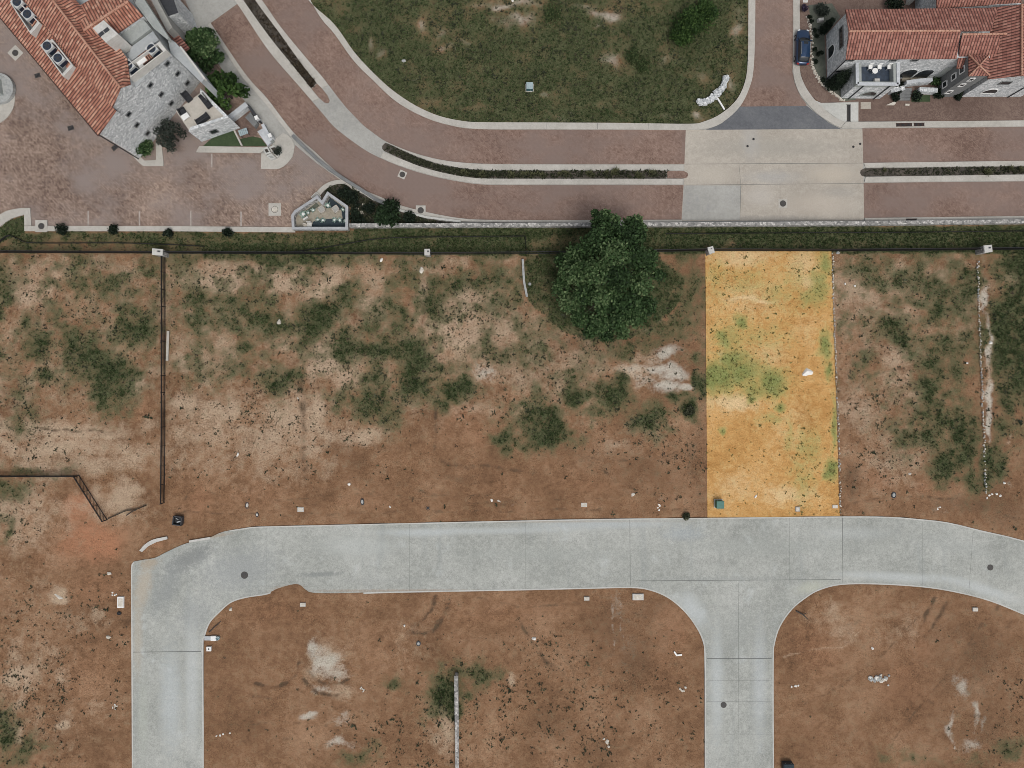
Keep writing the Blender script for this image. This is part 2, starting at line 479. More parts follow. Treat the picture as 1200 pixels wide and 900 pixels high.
M['faded_line'] = mat_plain('faded_line_paint', (0.34, 0.30, 0.27), 0.9, var=.3, scale=3)
M['navy_floor'] = mat_plain('slate_blue_floor', (0.035, 0.05, 0.075), 0.5, var=.4, scale=2)
M['wall_cap'] = mat_mottle('weathered_coping', (0.24, 0.25, 0.26), (0.34, 0.35, 0.36), (0.44, 0.45, 0.455), 1.0, 5, grain=0.15)
M['joint'] = mat_plain('joint_filler', (0.12, 0.125, 0.12), 0.9)
M['glass'] = mat_plain('dark_window_glass', (0.02, 0.024, 0.028), 0.12, var=0.2)
M['black'] = mat_plain('black_iron', (0.012, 0.012, 0.014), 0.55)
M['dark'] = mat_plain('dark_grey', (0.035, 0.037, 0.042), 0.6, var=0.3)
M['metal'] = mat_plain('galvanised_metal', (0.42, 0.44, 0.45), 0.45, 0.6)
M['castiron'] = mat_plain('cast_iron', (0.06, 0.055, 0.05), 0.7, var=0.3, scale=8)
M['rust'] = mat_plain('rusty_drain', (0.055, 0.028, 0.02), 0.8, var=0.4, scale=6)
M['bark'] = mat_mottle('bark', (0.03, 0.025, 0.02), (0.055, 0.045, 0.036), (0.09, 0.078, 0.065), 2, 9)
M['bed'] = mat_mottle('mulch', (0.028, 0.025, 0.020), (0.06, 0.051, 0.041), (0.12, 0.10, 0.08), 0.8, 7, grain=0.3, bump=0.5)
M['navy_mulch'] = mat_mottle('dark_slate_gravel', (0.010, 0.018, 0.026), (0.022, 0.035, 0.045), (0.05, 0.07, 0.075), 0.8, 8, grain=0.3)
M['patio'] = mat_mottle('tan_patio', (0.20, 0.175, 0.135), (0.29, 0.26, 0.205), (0.37, 0.34, 0.28), 0.5, 4)
M['cream'] = mat_mottle('cream_paving', (0.36, 0.335, 0.29), (0.45, 0.42, 0.37), (0.52, 0.49, 0.44), 0.5, 4)
M['lawn'] = mat_mottle('lawn_turf', (0.018, 0.030, 0.012), (0.035, 0.058, 0.022), (0.06, 0.085, 0.035), 0.5, 7, grain=0.3, bump=0.5)
M['groundcover'] = mat_mottle('sage_groundcover', (0.055, 0.062, 0.048), (0.09, 0.10, 0.078), (0.16, 0.16, 0.13), 0.8, 8, grain=0.2, bump=0.5)
M['rock'] = mat_mottle('limestone', (0.40, 0.36, 0.30), (0.55, 0.51, 0.44), (0.68, 0.64, 0.58), 1.5, 6)
M['rock_white'] = mat_mottle('white_limestone', (0.62, 0.60, 0.55), (0.74, 0.72, 0.67), (0.82, 0.80, 0.76), 1.5, 6)
M['rock_grey'] = mat_mottle('grey_rubble', (0.22, 0.23, 0.23), (0.34, 0.35, 0.34), (0.48, 0.48, 0.46), 1.5, 6)
M['util_green'] = mat_plain('transformer_green', (0.025, 0.11, 0.085), 0.5)
M['util_green2'] = mat_plain('transformer_green_pale', (0.04, 0.15, 0.12), 0.5)
M['util_blue'] = mat_plain('blue_grey_steel', (0.30, 0.38, 0.40), 0.5)
M['teal'] = mat_plain('teal_steel', (0.03, 0.10, 0.12), 0.5)
M['fabric'] = mat_plain('charcoal_fabric', (0.025, 0.026, 0.03), 0.9)
M['ac'] = mat_plain('ac_casing', (0.46, 0.47, 0.46), 0.5)
M['ac_in'] = mat_plain('ac_coil', (0.015, 0.025, 0.045), 0.5)
M['blue_paint'] = mat_plain('blue_car_paint', (0.018, 0.042, 0.095), 0.28, 0.35, var=0.05, coat=0.6)
M['blue_roof'] = mat_plain('blue_car_roof_paint', (0.022, 0.052, 0.115), 0.25, 0.3, var=0.05, coat=0.6)
M['rubber'] = mat_plain('tyre_rubber', (0.015, 0.015, 0.016), 0.9)
M['lamp_red'] = mat_plain('red_lens', (0.35, 0.02, 0.02), 0.25)
M['lamp_clear'] = mat_plain('clear_lens', (0.6, 0.62, 0.64), 0.15)
M['silt'] = mat_plain('black_silt_fabric', (0.014, 0.015, 0.013), 0.85)
M['sand'] = mat_mottle('pale_sand', (0.30, 0.27, 0.20), (0.37, 0.34, 0.265), (0.42, 0.39, 0.31), 0.5, 4)
M['purple'] = mat_leaf('purple_leaves', (0.02, 0.014, 0.03), (0.045, 0.032, 0.06), (0.09, 0.07, 0.11))
M['leaf_tree'] = mat_leaf('tree_leaves', (0.014, 0.030, 0.010), (0.052, 0.102, 0.034), (0.20, 0.27, 0.125))
M['leaf_spiky'] = mat_leaf('spiky_leaves', (0.008, 0.016, 0.006), (0.02, 0.042, 0.016), (0.065, 0.105, 0.045))
M['leaf_bright'] = mat_leaf('bright_leaves', (0.014, 0.032, 0.008), (0.038, 0.080, 0.018), (0.10, 0.165, 0.045))
M['leaf_dark'] = mat_leaf('dark_leaves', (0.006, 0.011, 0.006), (0.012, 0.022, 0.012), (0.03, 0.046, 0.024))
M['leaf_grey'] = mat_leaf('grey_leaves', (0.018, 0.024, 0.018), (0.038, 0.048, 0.038), (0.085, 0.10, 0.08))
M['leaf_weed'] = mat_leaf('weed_leaves', (0.024, 0.030, 0.016), (0.052, 0.058, 0.031), (0.13, 0.13, 0.075))
M['leaf_grass'] = mat_leaf('grass_blades', (0.022, 0.042, 0.013), (0.060, 0.092, 0.031), (0.165, 0.185, 0.085))
M['leaf_lot'] = mat_leaf('lot_weed_leaves', (0.06, 0.075, 0.018), (0.16, 0.155, 0.045), (0.34, 0.31, 0.12))  # weed colours brightened to go with the overlay tint of the lot
M['leaf_pale'] = mat_leaf('pale_grass_blades', (0.05, 0.06, 0.03), (0.13, 0.135, 0.07), (0.27, 0.25, 0.14))
M['leaf_agave'] = mat_leaf('agave_leaves', (0.06, 0.13, 0.11), (0.20, 0.30, 0.26), (0.50, 0.58, 0.52), 0.1)
M['leaf_red'] = mat_leaf('dry_weed_leaves', (0.03, 0.022, 0.014), (0.06, 0.045, 0.03), (0.10, 0.08, 0.05))
M['soil'] = mat_soil('bare_earth', [(0.125, 0.068, 0.037), (0.235, 0.132, 0.074), (0.36, 0.226, 0.140)],
                     (0.48, 0.365, 0.258), (0.52, 0.48, 0.41), (0.38, 0.185, 0.105), (0.085, 0.055, 0.036),
                     [(0.028, 0.037, 0.016), (0.058, 0.073, 0.033), (0.125, 0.138, 0.072)], (0.135, 0.122, 0.064))
M['lot'] = mat_soil('overlay_tinted_earth', [(0.37, 0.185, 0.055), (0.55, 0.31, 0.112), (0.68, 0.435, 0.20)],
                    (0.72, 0.54, 0.31), (0.66, 0.60, 0.46), (0.56, 0.29, 0.10), (0.30, 0.17, 0.05),
                    [(0.085, 0.13, 0.035), (0.19, 0.235, 0.075), (0.36, 0.36, 0.15)], (0.46, 0.38, 0.14), grain=0.55)  # lot soil recoloured with the yellow of a highlight overlay

# ------------------------------------------------------------------ numpy meshes
def np_mesh(name, verts, faces, mat, parent=None, tint=None, loc=None, attrs=None, smooth=False):
    """faces: (n,k) int array"""
    me = bpy.data.meshes.new(name)
    k = faces.shape[1]
    o0 = np.zeros(3)
    if parent is not None: o0 = np.array(ORG[root_of(parent)])
    elif loc is not None: o0 = np.array(loc)
    v = (np.asarray(verts, np.float32) - o0.astype(np.float32))
    me.vertices.add(len(v)); me.vertices.foreach_set('co', v.ravel())
    me.loops.add(faces.size); me.loops.foreach_set('vertex_index', faces.astype(np.int32).ravel())
    me.polygons.add(len(faces))
    me.polygons.foreach_set('loop_start', np.arange(0, faces.size, k, dtype=np.int32))
    me.polygons.foreach_set('loop_total', np.full(len(faces), k, np.int32))
    if smooth: me.polygons.foreach_set('use_smooth', np.ones(len(faces), bool))
    if tint is not None:
        a = me.attributes.new('tint', 'FLOAT', 'POINT'); a.data.foreach_set('value', np.asarray(tint, np.float32))
    for nm, arr in (attrs or {}).items():
        a = me.attributes.new(nm, 'FLOAT_COLOR', 'POINT'); a.data.foreach_set('color', np.asarray(arr, np.float32).ravel())
    me.materials.append(mat)
    me.update(); me.validate()
    o = bpy.data.objects.new(name, me)
    COL.objects.link(o)
    if parent is not None: o.parent = parent
    elif loc is not None:
        o.location = tuple(o0); ORG[o] = Vector(loc)
    else: ORG[o] = Vector((0, 0, 0))
    return o

def vnoise(x, y, cell, seed, octaves=3, rough=0.5):
    out = np.zeros_like(x, dtype=float); amp = 1.0; tot = 0.0
    for o in range(octaves):
        r = np.random.default_rng(seed + 131 * o).random((256, 256))
        u, v = x / cell, y / cell
        i, j = np.floor(u).astype(int), np.floor(v).astype(int)
        fu, fv = u - i, v - j
        fu = fu * fu * (3 - 2 * fu); fv = fv * fv * (3 - 2 * fv)
        a, b = r[i % 256, j % 256], r[(i + 1) % 256, j % 256]
        c, d = r[i % 256, (j + 1) % 256], r[(i + 1) % 256, (j + 1) % 256]
        out += amp * ((a * (1 - fu) + b * fu) * (1 - fv) + (c * (1 - fu) + d * fu) * fv)
        tot += amp; amp *= rough; cell /= 2.0
    return out / tot

def inside(px, py, ring):
    r = np.zeros(px.shape, bool)
    n = len(ring)
    xs = [p[0] for p in ring]; ys = [p[1] for p in ring]
    bb = (px >= min(xs)) & (px <= max(xs)) & (py >= min(ys)) & (py <= max(ys))
    X, Y = px[bb], py[bb]
    q = np.zeros(X.shape, bool)
    for i in range(n):
        x0, y0 = ring[i][0], ring[i][1]; x1, y1 = ring[(i + 1) % n][0], ring[(i + 1) % n][1]
        if y0 == y1: continue
        c = ((y0 > Y) != (y1 > Y)) & (X < (x1 - x0) * (Y - y0) / (y1 - y0) + x0)
        q ^= c
    r[bb] = q
    return r

def leaf_quads(centers, size, seed, up=0.35, aspect=1.6, tint=None):
    """one bent diamond leaf per centre"""
    r = np.random.default_rng(seed)
    n = len(centers)
    d = r.normal(size=(n, 3)); d[:, 2] = d[:, 2] * 0.6
    d /= np.linalg.norm(d, axis=1)[:, None]
    t = r.normal(size=(n, 3)); t[:, 2] += up * 3
    w = np.cross(d, t); w /= np.linalg.norm(w, axis=1)[:, None] + 1e-9
    s = (size * r.uniform(0.6, 1.4, n))[:, None]
    a = centers - d * s * 0.5 * aspect
    b = centers + d * s * 0.5 * aspect
    c = centers + w * s * 0.5; e = centers - w * s * 0.5
    v = np.stack([a, c, b, e], 1).reshape(-1, 3)
    f = np.arange(4 * n).reshape(n, 4)
    if tint is None: tint = np.clip(r.normal(0.45, 0.22, n), 0, 1)
    return v, f, np.repeat(tint, 4)

def clump_points(clumps, n, seed, shell=0.55):
    """clumps: (x,y,z,rx,ry,rz) -> points spread through the clump volumes, denser towards the outside"""
    r = np.random.default_rng(seed)
    c = np.array(clumps, float)
    w = c[:, 3] * c[:, 4] + c[:, 4] * c[:, 5] + c[:, 3] * c[:, 5]
    idx = r.choice(len(c), n, p=w / w.sum())
    d = r.normal(size=(n, 3)); d /= np.linalg.norm(d, axis=1)[:, None]
    rad = r.uniform(shell ** 3, 1, n) ** (1 / 3) * (1 + r.normal(0, 0.15, n))
    return c[idx, :3] + d * c[idx, 3:] * rad[:, None], idx

def foliage(name, clumps, n, size, mat, parent, seed, up=0.35, shell=0.5, aspect=1.6):
    pts, idx = clump_points(clumps, n, seed, shell)
    pts[:, 2] = np.maximum(pts[:, 2], 0.03)
    r = np.random.default_rng(seed + 5)
    base = r.uniform(0.15, 0.68, len(clumps))[idx]
    t = np.clip(base + r.normal(0, 0.2, n), 0, 1)
    v, f, t = leaf_quads(pts, size, seed + 9, up, aspect, t)
    return np_mesh(name, v, f, mat, parent, t)

def tufts(pos, h, spread, blades, width, seed, tint_mu=0.4, tint_sd=0.25, zbase=None):
    """triangular blades fanning out of each point"""
    r = np.random.default_rng(seed)
    n = len(pos)
    k = blades
    hh = np.repeat(h, k) * r.uniform(0.5, 1.2, n * k)
    sp = np.repeat(spread, k) * r.uniform(0.3, 1.2, n * k)
    a = r.uniform(0, 2 * np.pi, n * k)
    z0 = np.zeros(n) if zbase is None else zbase
    base = np.repeat(np.column_stack([pos, z0]), k, axis=0)
    base[:, 0] += np.cos(a) * sp * 0.15; base[:, 1] += np.sin(a) * sp * 0.15
    tip = base.copy()
    tip[:, 0] += np.cos(a) * sp; tip[:, 1] += np.sin(a) * sp; tip[:, 2] += hh
    wv = np.repeat(width, k) * r.uniform(0.6, 1.3, n * k) * 0.5
    px_, py_ = -np.sin(a) * wv, np.cos(a) * wv
    m_ = (base + tip) * 0.5; m_[:, 2] += hh * 0.25
    l = m_.copy(); l[:, 0] += px_; l[:, 1] += py_
    q = m_.copy(); q[:, 0] -= px_; q[:, 1] -= py_
    v = np.stack([base, l, tip, q], 1).reshape(-1, 3)
    f = np.arange(4 * n * k).reshape(-1, 4)
    t0 = np.clip(r.normal(tint_mu, tint_sd, n), 0, 1)
    t = np.clip(np.repeat(t0, k) + r.normal(0, 0.10, n * k), 0, 1)
    return v, f, np.repeat(t, 4)

# ------------------------------------------------------------------ large structure: roads
isl_out = smooth_line([(330, -42), (361, -1), (372, 10), (392, 35), (415, 66), (437, 89), (462, 112), (491, 130), (520, 141), (550, 147.3), (600, 148), (700, 148)], 5)
# grass edge of the northern kerb, and its road edge
grass_edge = smooth_line([(329, -45), (361, 0), (392, 29), (415, 61), (437, 85), (460, 106), (487, 124), (514, 136), (541, 142), (565, 143.6), (640, 144), (730, 144.5), (806, 145.5), (824, 143), (844, 134), (863, 117), (873, 95), (876, 70), (876.5, 30), (877, -45)], 5)
road_edge_n = smooth_line([(341, -45), (372, 15), (392, 40), (415, 72), (437, 94), (464, 119), (496, 137), (527, 147), (561, 151.5), (640, 152), (730, 152.2), (806, 152.6), (828, 151), (846, 144), (867, 125), (879, 100), (883, 77), (884.5, 30), (885, -45)], 5)
corridor = ([(x, y) for x, y in grass_edge] +
            [(937, -45), (937, 83), (942, 100), (951, 116), (962, 121), (1006, 119), (1006, 142.5), (1260, 141), (1260, 260), (1200, 260), (800, 263),
             (540, 263), (500, 256), (470, 248), (440, 236), (405, 215), (372, 192), (346, 170), (343, 184), (330, 196), (306, 198), (308, 172), (318, 172), (320, 163),
             (306, 142), (288, 120), (262, 84), (236, 44), (217, 0), (185, -45)])
sheet('sidewalk', corridor, 0.012, M['conc_grey'])
# pavers of the two carriageways
up_n = [p for p in road_edge_n if p[0] < 805 and not (p[1] > 152.4 and p[0] > 806)]
up_s = smooth_line([(272, -45), (307, 0), (330, 33), (363, 73), (380, 93), (404, 124), (426, 147), (449, 164), (482, 178), (516, 187), (550, 191), (595, 192.3), (700, 192.6), (802, 192.6)], 5)
strip('paved_road', [p for p in up_n] + [(803.6, 152.6)], up_s, 0.020, M['paver'])
low_n = smooth_line([(279, 4), (313, 57), (347, 97), (378, 133), (392, 149), (415, 167), (437, 181), (469, 195), (505, 206), (539, 213), (572, 216.6), (640, 217), (801, 217)], 5)
low_s = smooth_line([(247, 27), (288, 87), (313, 115), (344, 155), (370, 178.5), (392, 199), (415, 217), (449, 232), (471, 241), (505, 249.5), (539, 255.5), (572, 257.5), (640, 258), (799, 257.3)], 5)
strip('paved_road', low_n, low_s, 0.020, M['paver'])
sheet('paved_road', [(1010.5, 150.5), (1260, 148.3), (1260, 187.5), (1011, 190.8)], 0.020, M['paver'])
sheet('paved_road', [(1012, 214.3), (1260, 212), (1260, 252.3), (1012.5, 255.3)], 0.020, M['paver'])
sheet('paved_road', [(885, -45), (929, -45), (929, 62), (928.5, 84), (931, 97), (938, 113), (945, 122), (945, 124.5), (866, 125.5), (878, 101), (882.6, 77), (884.5, 30)], 0.020, M['paver'])
sheet('asphalt_patch', [(866, 125), (945.5, 124.2), (957, 133.5), (972, 144.5), (985, 151), (826.6, 152.3), (846, 144.5)], 0.024, M['asphalt'])
sheet('intersection', [(803.6, 152.4), (1010.5, 151), (1011.5, 191), (1012.5, 256), (1010, 258.5), (798.5, 259), (801, 217), (802, 192.6)], 0.028, M['conc_tan'])
sheet('intersection_panel', [(801.3, 217.4), (868, 217.4), (867, 257.6), (799, 258)], 0.034, M['conc_grey'])
# kerbs (real steps) along the outer road edges
strip('kerb', grass_edge, road_edge_n, 0.15, M['kerb'])
strip('kerb', smooth_line([(929, -45), (929.2, 62), (929, 82), (931, 96), (938.5, 113), (955.5, 132), (973.5, 144.5), (985, 150)], 4),
      smooth_line([(936.7, -45), (936.9, 62), (937, 83), (942, 99), (951.5, 114), (964, 127), (978, 138), (990, 143.4)], 4), 0.14, M['kerb'])
strip('kerb', [(985.2, 150.4), (1011, 150.1), (1260, 148)], [(990.5, 143.5), (1011, 143.2), (1260, 141)], 0.14, M['kerb'])
# median kerbs
med_n = up_s
bed1_l = smooth_line([(256, -45), (285, 0), (318, 46), (345, 79), (364.5, 103.5)], 4)
bed1_r = smooth_line([(270, -45), (299, 0), (327, 38), (352, 73), (371.3, 97.5)], 4)
infill1 = [(365, 104), (371.6, 98), (378, 104.5), (384, 112), (386.5, 118), (385, 121), (381, 120.8), (374, 115)]
sheet('planting_bed', bed1_l + bed1_r[::-1], 0.020, M['bed'], depth=0.3)
sheet('paver_infill', infill1, 0.022, M['paver'])
strip('median_kerb', [(x - 0.0, y) for x, y in smooth_line([(240, -45), (275, 0), (313, 57), (347, 97), (366.5, 119)], 4)], smooth_line([(256, -45), (285, 0), (318, 46), (345, 79), (364.5, 103.5)], 4)[:-1] + [(367, 107), (374, 116)], 0.13, M['kerb'])
strip('median_kerb', smooth_line([(270, -45), (299, 0), (327, 38), (352, 73), (371.3, 97.5), (378, 104)], 4), smooth_line([(272 + 5, -45), (307, 0), (330, 33), (363, 73), (380, 93), (385, 100)], 4), 0.13, M['kerb'])
sheet('median_paving', [(366.5, 119), (374, 116), (381, 121), (386.5, 121), (387, 116), (378, 104), (385, 100), (404, 124.5), (426, 147.4), (449, 164.4), (452, 166.8), (448, 171), (448, 176), (452, 181), (448, 186), (437, 180.6), (415, 166.6), (392, 148.6), (378, 132.6)], 0.032, M['conc_grey'])
bed2_n = smooth_line([(455, 168.4), (482, 181), (509, 191), (541, 197.5), (572, 199.8), (640, 200), (781, 200)], 4)
bed2_s = smooth_line([(450, 177), (471, 186.5), (496, 196), (523, 203), (550, 207.6), (572, 209), (640, 209.3), (781, 209.3)], 4)
bed2 = bed2_n + bed2_s[::-1] + [(447.5, 174), (448.5, 169.5), (451.5, 167.6)]
sheet('planting_bed', bed2, 0.020, M['bed'], depth=0.3)
sheet('paver_infill', [(781.6, 200.3), (801, 200.3), (805.5, 202.5), (806.5, 205), (805, 208), (801, 209.2), (781.6, 209.2)], 0.034, M['paver'])
mk_n = smooth_line([(452, 166.2), (482, 178.6), (516, 187.6), (550, 191.6), (595, 192.8), (700, 193), (801, 193)], 4)
strip('median_kerb', mk_n, smooth_line([(455, 168), (482, 180.6), (509, 190.4), (541, 197), (572, 199.3), (640, 199.5), (801, 199.5)], 4), 0.13, M['kerb'])
strip('median_kerb', smooth_line([(449.5, 178.5), (471, 187), (496, 196.6), (523, 203.6), (550, 208.2), (572, 209.6), (640, 209.9), (800, 209.9)], 4),
      smooth_line([(446, 185), (469, 194.4), (505, 205.4), (539, 212.4), (572, 216), (640, 216.4), (800, 216.4)], 4), 0.13, M['kerb'])
bed3 = [(1013, 197.3), (1260, 194.2), (1260, 203.4), (1013, 207), (1009, 205.6), (1007.8, 202.5), (1008.5, 199.4)]
sheet('planting_bed', bed3, 0.034, M['bed'], depth=0.3)
strip('median_kerb', [(1012, 191.3), (1260, 188)], [(1014, 196.8), (1260, 193.7)], 0.13, M['kerb'])
strip('median_kerb', [(1014, 207.6), (1260, 204)], [(1012.5, 213.8), (1260, 211.5)], 0.13, M['kerb'])
# narrow southern kerb between carriageway and stone wall
strip('kerb', [(x, y + 0.4) for x, y in low_s], [(247 - 3, 30), (285, 92), (310, 120), (341, 160), (367.5, 183), (390, 204), (413, 222), (448, 237.5), (470, 246.5), (505, 254.5), (539, 259.5), (572, 260.7), (640, 261), (799, 260.6)], 0.13, M['kerb'])
strip('kerb', [(1013, 255.8), (1260, 252.8)], [(1013, 259.6), (1260, 257)], 0.13, M['kerb'])
# sidewalks at the right-hand house
sheet('paver_sidewalk', [(937.2, -45), (1260, -45), (1260, 140.6), (1006.5, 142.4), (1006.2, 119.2), (990, 119.6), (962, 120.5), (951.6, 113.6), (942.3, 98.6), (937.3, 82)], 0.016, M['walk_paver'])
sheet('sidewalk_panel', [(954, 117), (962, 120.6), (990.5, 120.2), (1005.8, 120.2), (1005.8, 142.8), (990.5, 143), (982, 139.5), (966, 128)], 0.022, M['kerb_white'])
sheet('sidewalk_panel', [(1008.5, 119.6), (1020.5, 119.6), (1020.5, 127.6), (1008.5, 127.6)], 0.024, M['conc_tan'])
# plaza
plaza = [(-80, -60), (60, -60), (217, 0), (236, 44), (262, 84), (288, 120), (306, 142), (320, 163), (318, 172), (308, 172), (306, 198), (330, 196), (343, 184), (346, 170), (372, 192), (405, 215),
         (393, 213), (372, 225), (346, 252), (346, 266), (37.5, 266), (36, 245), (25, 245), (10, 249), (0, 254), (-80, 290)]
sheet('plaza', plaza, 0.006, M['plaza'])
strip('plaza_kerb', [(29.3, 265), (200, 265.3), (346, 266.4)], [(29.3, 271), (200, 271.2), (346, 272.4)], 0.14, M['kerb'])
sheet('plaza_kerb', smooth_line([(-80, 300), (-20, 263), (0, 252), (10, 247), (25, 244)], 4) + [(36, 244), (37.4, 264.6), (29.3, 264.6), (29, 252)] + smooth_line([(29, 251.6), (14, 256.5), (0, 266), (-20, 281), (-80, 318)], 4), 0.14, M['kerb'])
for pts in ([(102.6, 247), (104.4, 247), (104.4, 264.6), (102.6, 264.6)], [(162.6, 247), (164.4, 247), (164.4, 264.6), (162.6, 264.6)], [(222.6, 247), (224.4, 247), (224.4, 264.6), (222.6, 264.6)],
            [(281.6, 248), (283.4, 248), (283.4, 265), (281.6, 265)], [(247, 180), (249, 180), (249, 196), (247, 196)]):
    sheet('parking_line', pts, 0.011, M['faded_line'], depth=0.003, paved=False)
strip('plaza_kerb', [(234, 171.6), (312, 172.8)], [(230, 178.8), (306, 179.6)], 0.13, M['kerb'])
sheet('plaza_kerb', smooth_line([(152, 176), (157, 184), (163, 190.5), (168, 194.7)], 3) + [(192, 194.7), (192, 189.5), (190, 171), (183, 168), (183.5, 188), (170, 188.5), (160, 180)], 0.13, M['kerb'])
sheet('round_paving', [(-15 + 33 * math.cos(t * math.pi / 24), 115 + 33 * math.sin(t * math.pi / 24)) for t in range(48)], 0.10, M['kerb'])
sheet('paving_nose', smooth_line([(306, 198), (328, 197.5), (342, 185), (345, 170), (339, 160), (332, 156)], 4) + [(322, 164), (318, 176), (310, 180), (306.4, 180)], 0.10, M['kerb'])
# southern street
st_top = smooth_line([(155, 920), (154.5, 800), (154, 690), (154, 664), (157, 658)], 3) + smooth_line([(157, 658), (170, 655.5), (182, 653.5), (196, 646.5), (219, 636.5), (246, 631.5)], 3) + smooth_line([(246, 630), (262, 623), (285, 619), (303, 617), (360, 615.6), (420, 614.2), (560, 611), (700, 608), (850, 606.5), (985, 605), (1040, 605.5), (1075, 608), (1110, 612), (1150, 621.5), (1200, 633.5), (1270, 657)], 3)
st_bot = smooth_line([(1270, 748), (1200, 719), (1160, 703), (1120, 692.7), (1080, 686.5), (1027, 683.2), (985, 683.8), (960, 690), (944, 699), (927, 713), (913, 733), (906.5, 753), (905, 773), (905, 860), (906, 960)], 4)
st_bot2 = smooth_line([(827.5, 960), (827.3, 860), (827, 773), (824.5, 750), (815, 731), (801, 713.5), (783, 699), (762, 690.3), (738, 687.3), (680, 688.5), (600, 690.3), (460, 693), (405, 694.8), (368, 694.5), (358, 690.5), (352, 685.5), (344, 684.5), (327, 689), (313, 695), (289, 698.8), (271, 704.5), (257, 716), (245, 729), (239, 745), (237, 760), (237.5, 860), (237.5, 920)], 4)
street_ring = st_top + st_bot + st_bot2
sheet('street', street_ring, 0.06, M['street'], depth=0.5)
# joints cut across the slabs
jm = MB()
def joint(a, b, w=0.09):
    w *= 0.5
    pa, pb = P(*a, 0.0), P(*b, 0.0)
    d = (pb - pa).normalized(); nn = Vector((-d.y, d.x, 0)) * w / 2
    jm.add([pa - nn + Vector((0, 0, .0645)), pb - nn + Vector((0, 0, .0645)), pb + nn + Vector((0, 0, .0645)), pa + nn + Vector((0, 0, .0645))], [[0, 1, 2, 3]])
for a, b, w in (((312, 618), (312, 694), .08), ((738, 609), (738.5, 686), .13), ((987, 606), (987.5, 683), .12), ((156, 764), (236, 763.2), .16), ((828, 771.5), (904, 771.5), .15),
                ((745, 680.5), (985, 679), .11), ((865, 683), (866, 960), .06), ((825, 710), (925, 710), .05), ((828, 797), (904, 797), .05), ((828, 822), (904, 822), .05),
                ((1018, 607), (1018, 682), .05), ((1081, 611), (1081, 685), .05), ((616, 611), (616, 690), .04), ((925, 607), (925, 679), .04), ((480, 614), (480, 692), .04), 
                ((157, 820), (236, 820), .04), ((196, 766), (196, 960), .04), ((1140, 622), (1135, 695), .05), ((828, 860), (904, 860), .05)):
    joint(a, b, w)
def joint2(a, b, w, z):
    pa, pb = P(*a, 0.0), P(*b, 0.0); d = (pb - pa).normalized(); nn = Vector((-d.y, d.x, 0)) * w / 2; up = Vector((0, 0, z))
    jm.add([pa - nn + up, pb - nn + up, pb + nn + up, pa + nn + up], [[0, 1, 2, 3]])
for a, b, w in (((868, 218), (867, 258), .05), ((803, 192.4), (1011, 191.2), .05), ((802, 217), (1012, 215), .04), ((866, 193), (868, 217), .03), ((914, 215), (914, 258), .03)): joint2(a, b, w, .0385)
for xx in (640, 700, 760): joint2((xx, 145), (xx, 151.5), .04, .1545)
tag(jm.build('pavement_joint', M['joint'], None), kind='structure')
# thin raised edge of the street
def edge_strip(name, line, off, z, mat):
    pts = [np.array(p) for p in line]
    o = []
    for i, p in enumerate(pts):
        a = pts[max(0, i - 1)]; b = pts[min(len(pts) - 1, i + 1)]
        d = b - a; d = d / (np.linalg.norm(d) + 1e-9)
        o.append(tuple(p + np.array((-d[1], d[0])) * off))
    return strip(name, [tuple(p) for p in pts], o, z, mat)
edge_strip('street_edge', [p for p in st_bot2 if p[0] > 425], -1.6, 0.085, M['kerb_white'])
edge_strip('street_edge', [p for p in st_bot2 if p[0] < 318], -1.5, 0.085, M['kerb_white'])
edge_strip('street_edge', st_bot, -1.5, 0.085, M['kerb_white'])
edge_strip('street_edge', st_top[:13], 1.6, 0.085, M['kerb_white'])
edge_strip('street_edge', [p for p in st_top if p[0] > 262], 1.4, 0.085, M['kerb_white'])
0 and sheet('dirt_wash', [(157, 659), (182, 654.5), (178, 668), (170, 700), (165, 740), (162, 775), (156, 775), (156, 690)], 0.066, M['sand'], depth=0.003, paved=False)
# broken kerb pieces at the street's upper left bend
for i, (pts, lb) in enumerate(((smooth_line([(164, 645), (170, 638), (180, 632), (196, 628.5)], 3) + [(197, 631.5), (184, 635), (174, 640), (167, 646.5)], 'curved broken kerb length half buried in soil above the street bend'),
                               ([(222, 633.2), (247, 629), (247.4, 631.4), (222.4, 635.6)], 'short straight kerb piece lying loose at the street bend'))):
    tag(MB().prism([P(*p) for p in pts], 0.0, 0.16).build('kerb_piece', M['offwhite'], loc=P(*pts[0])), lb, 'kerb piece')

PAVED.append([(345, 272), (345, 252), (368, 236), (386, 214), (402, 211), (420, 219), (446, 238), (505, 257), (545, 264), (411, 268), (411, 272)])
PAVED.append([(230, 172), (258, 150), (292, 128), (325, 165), (313, 180), (230, 180)])
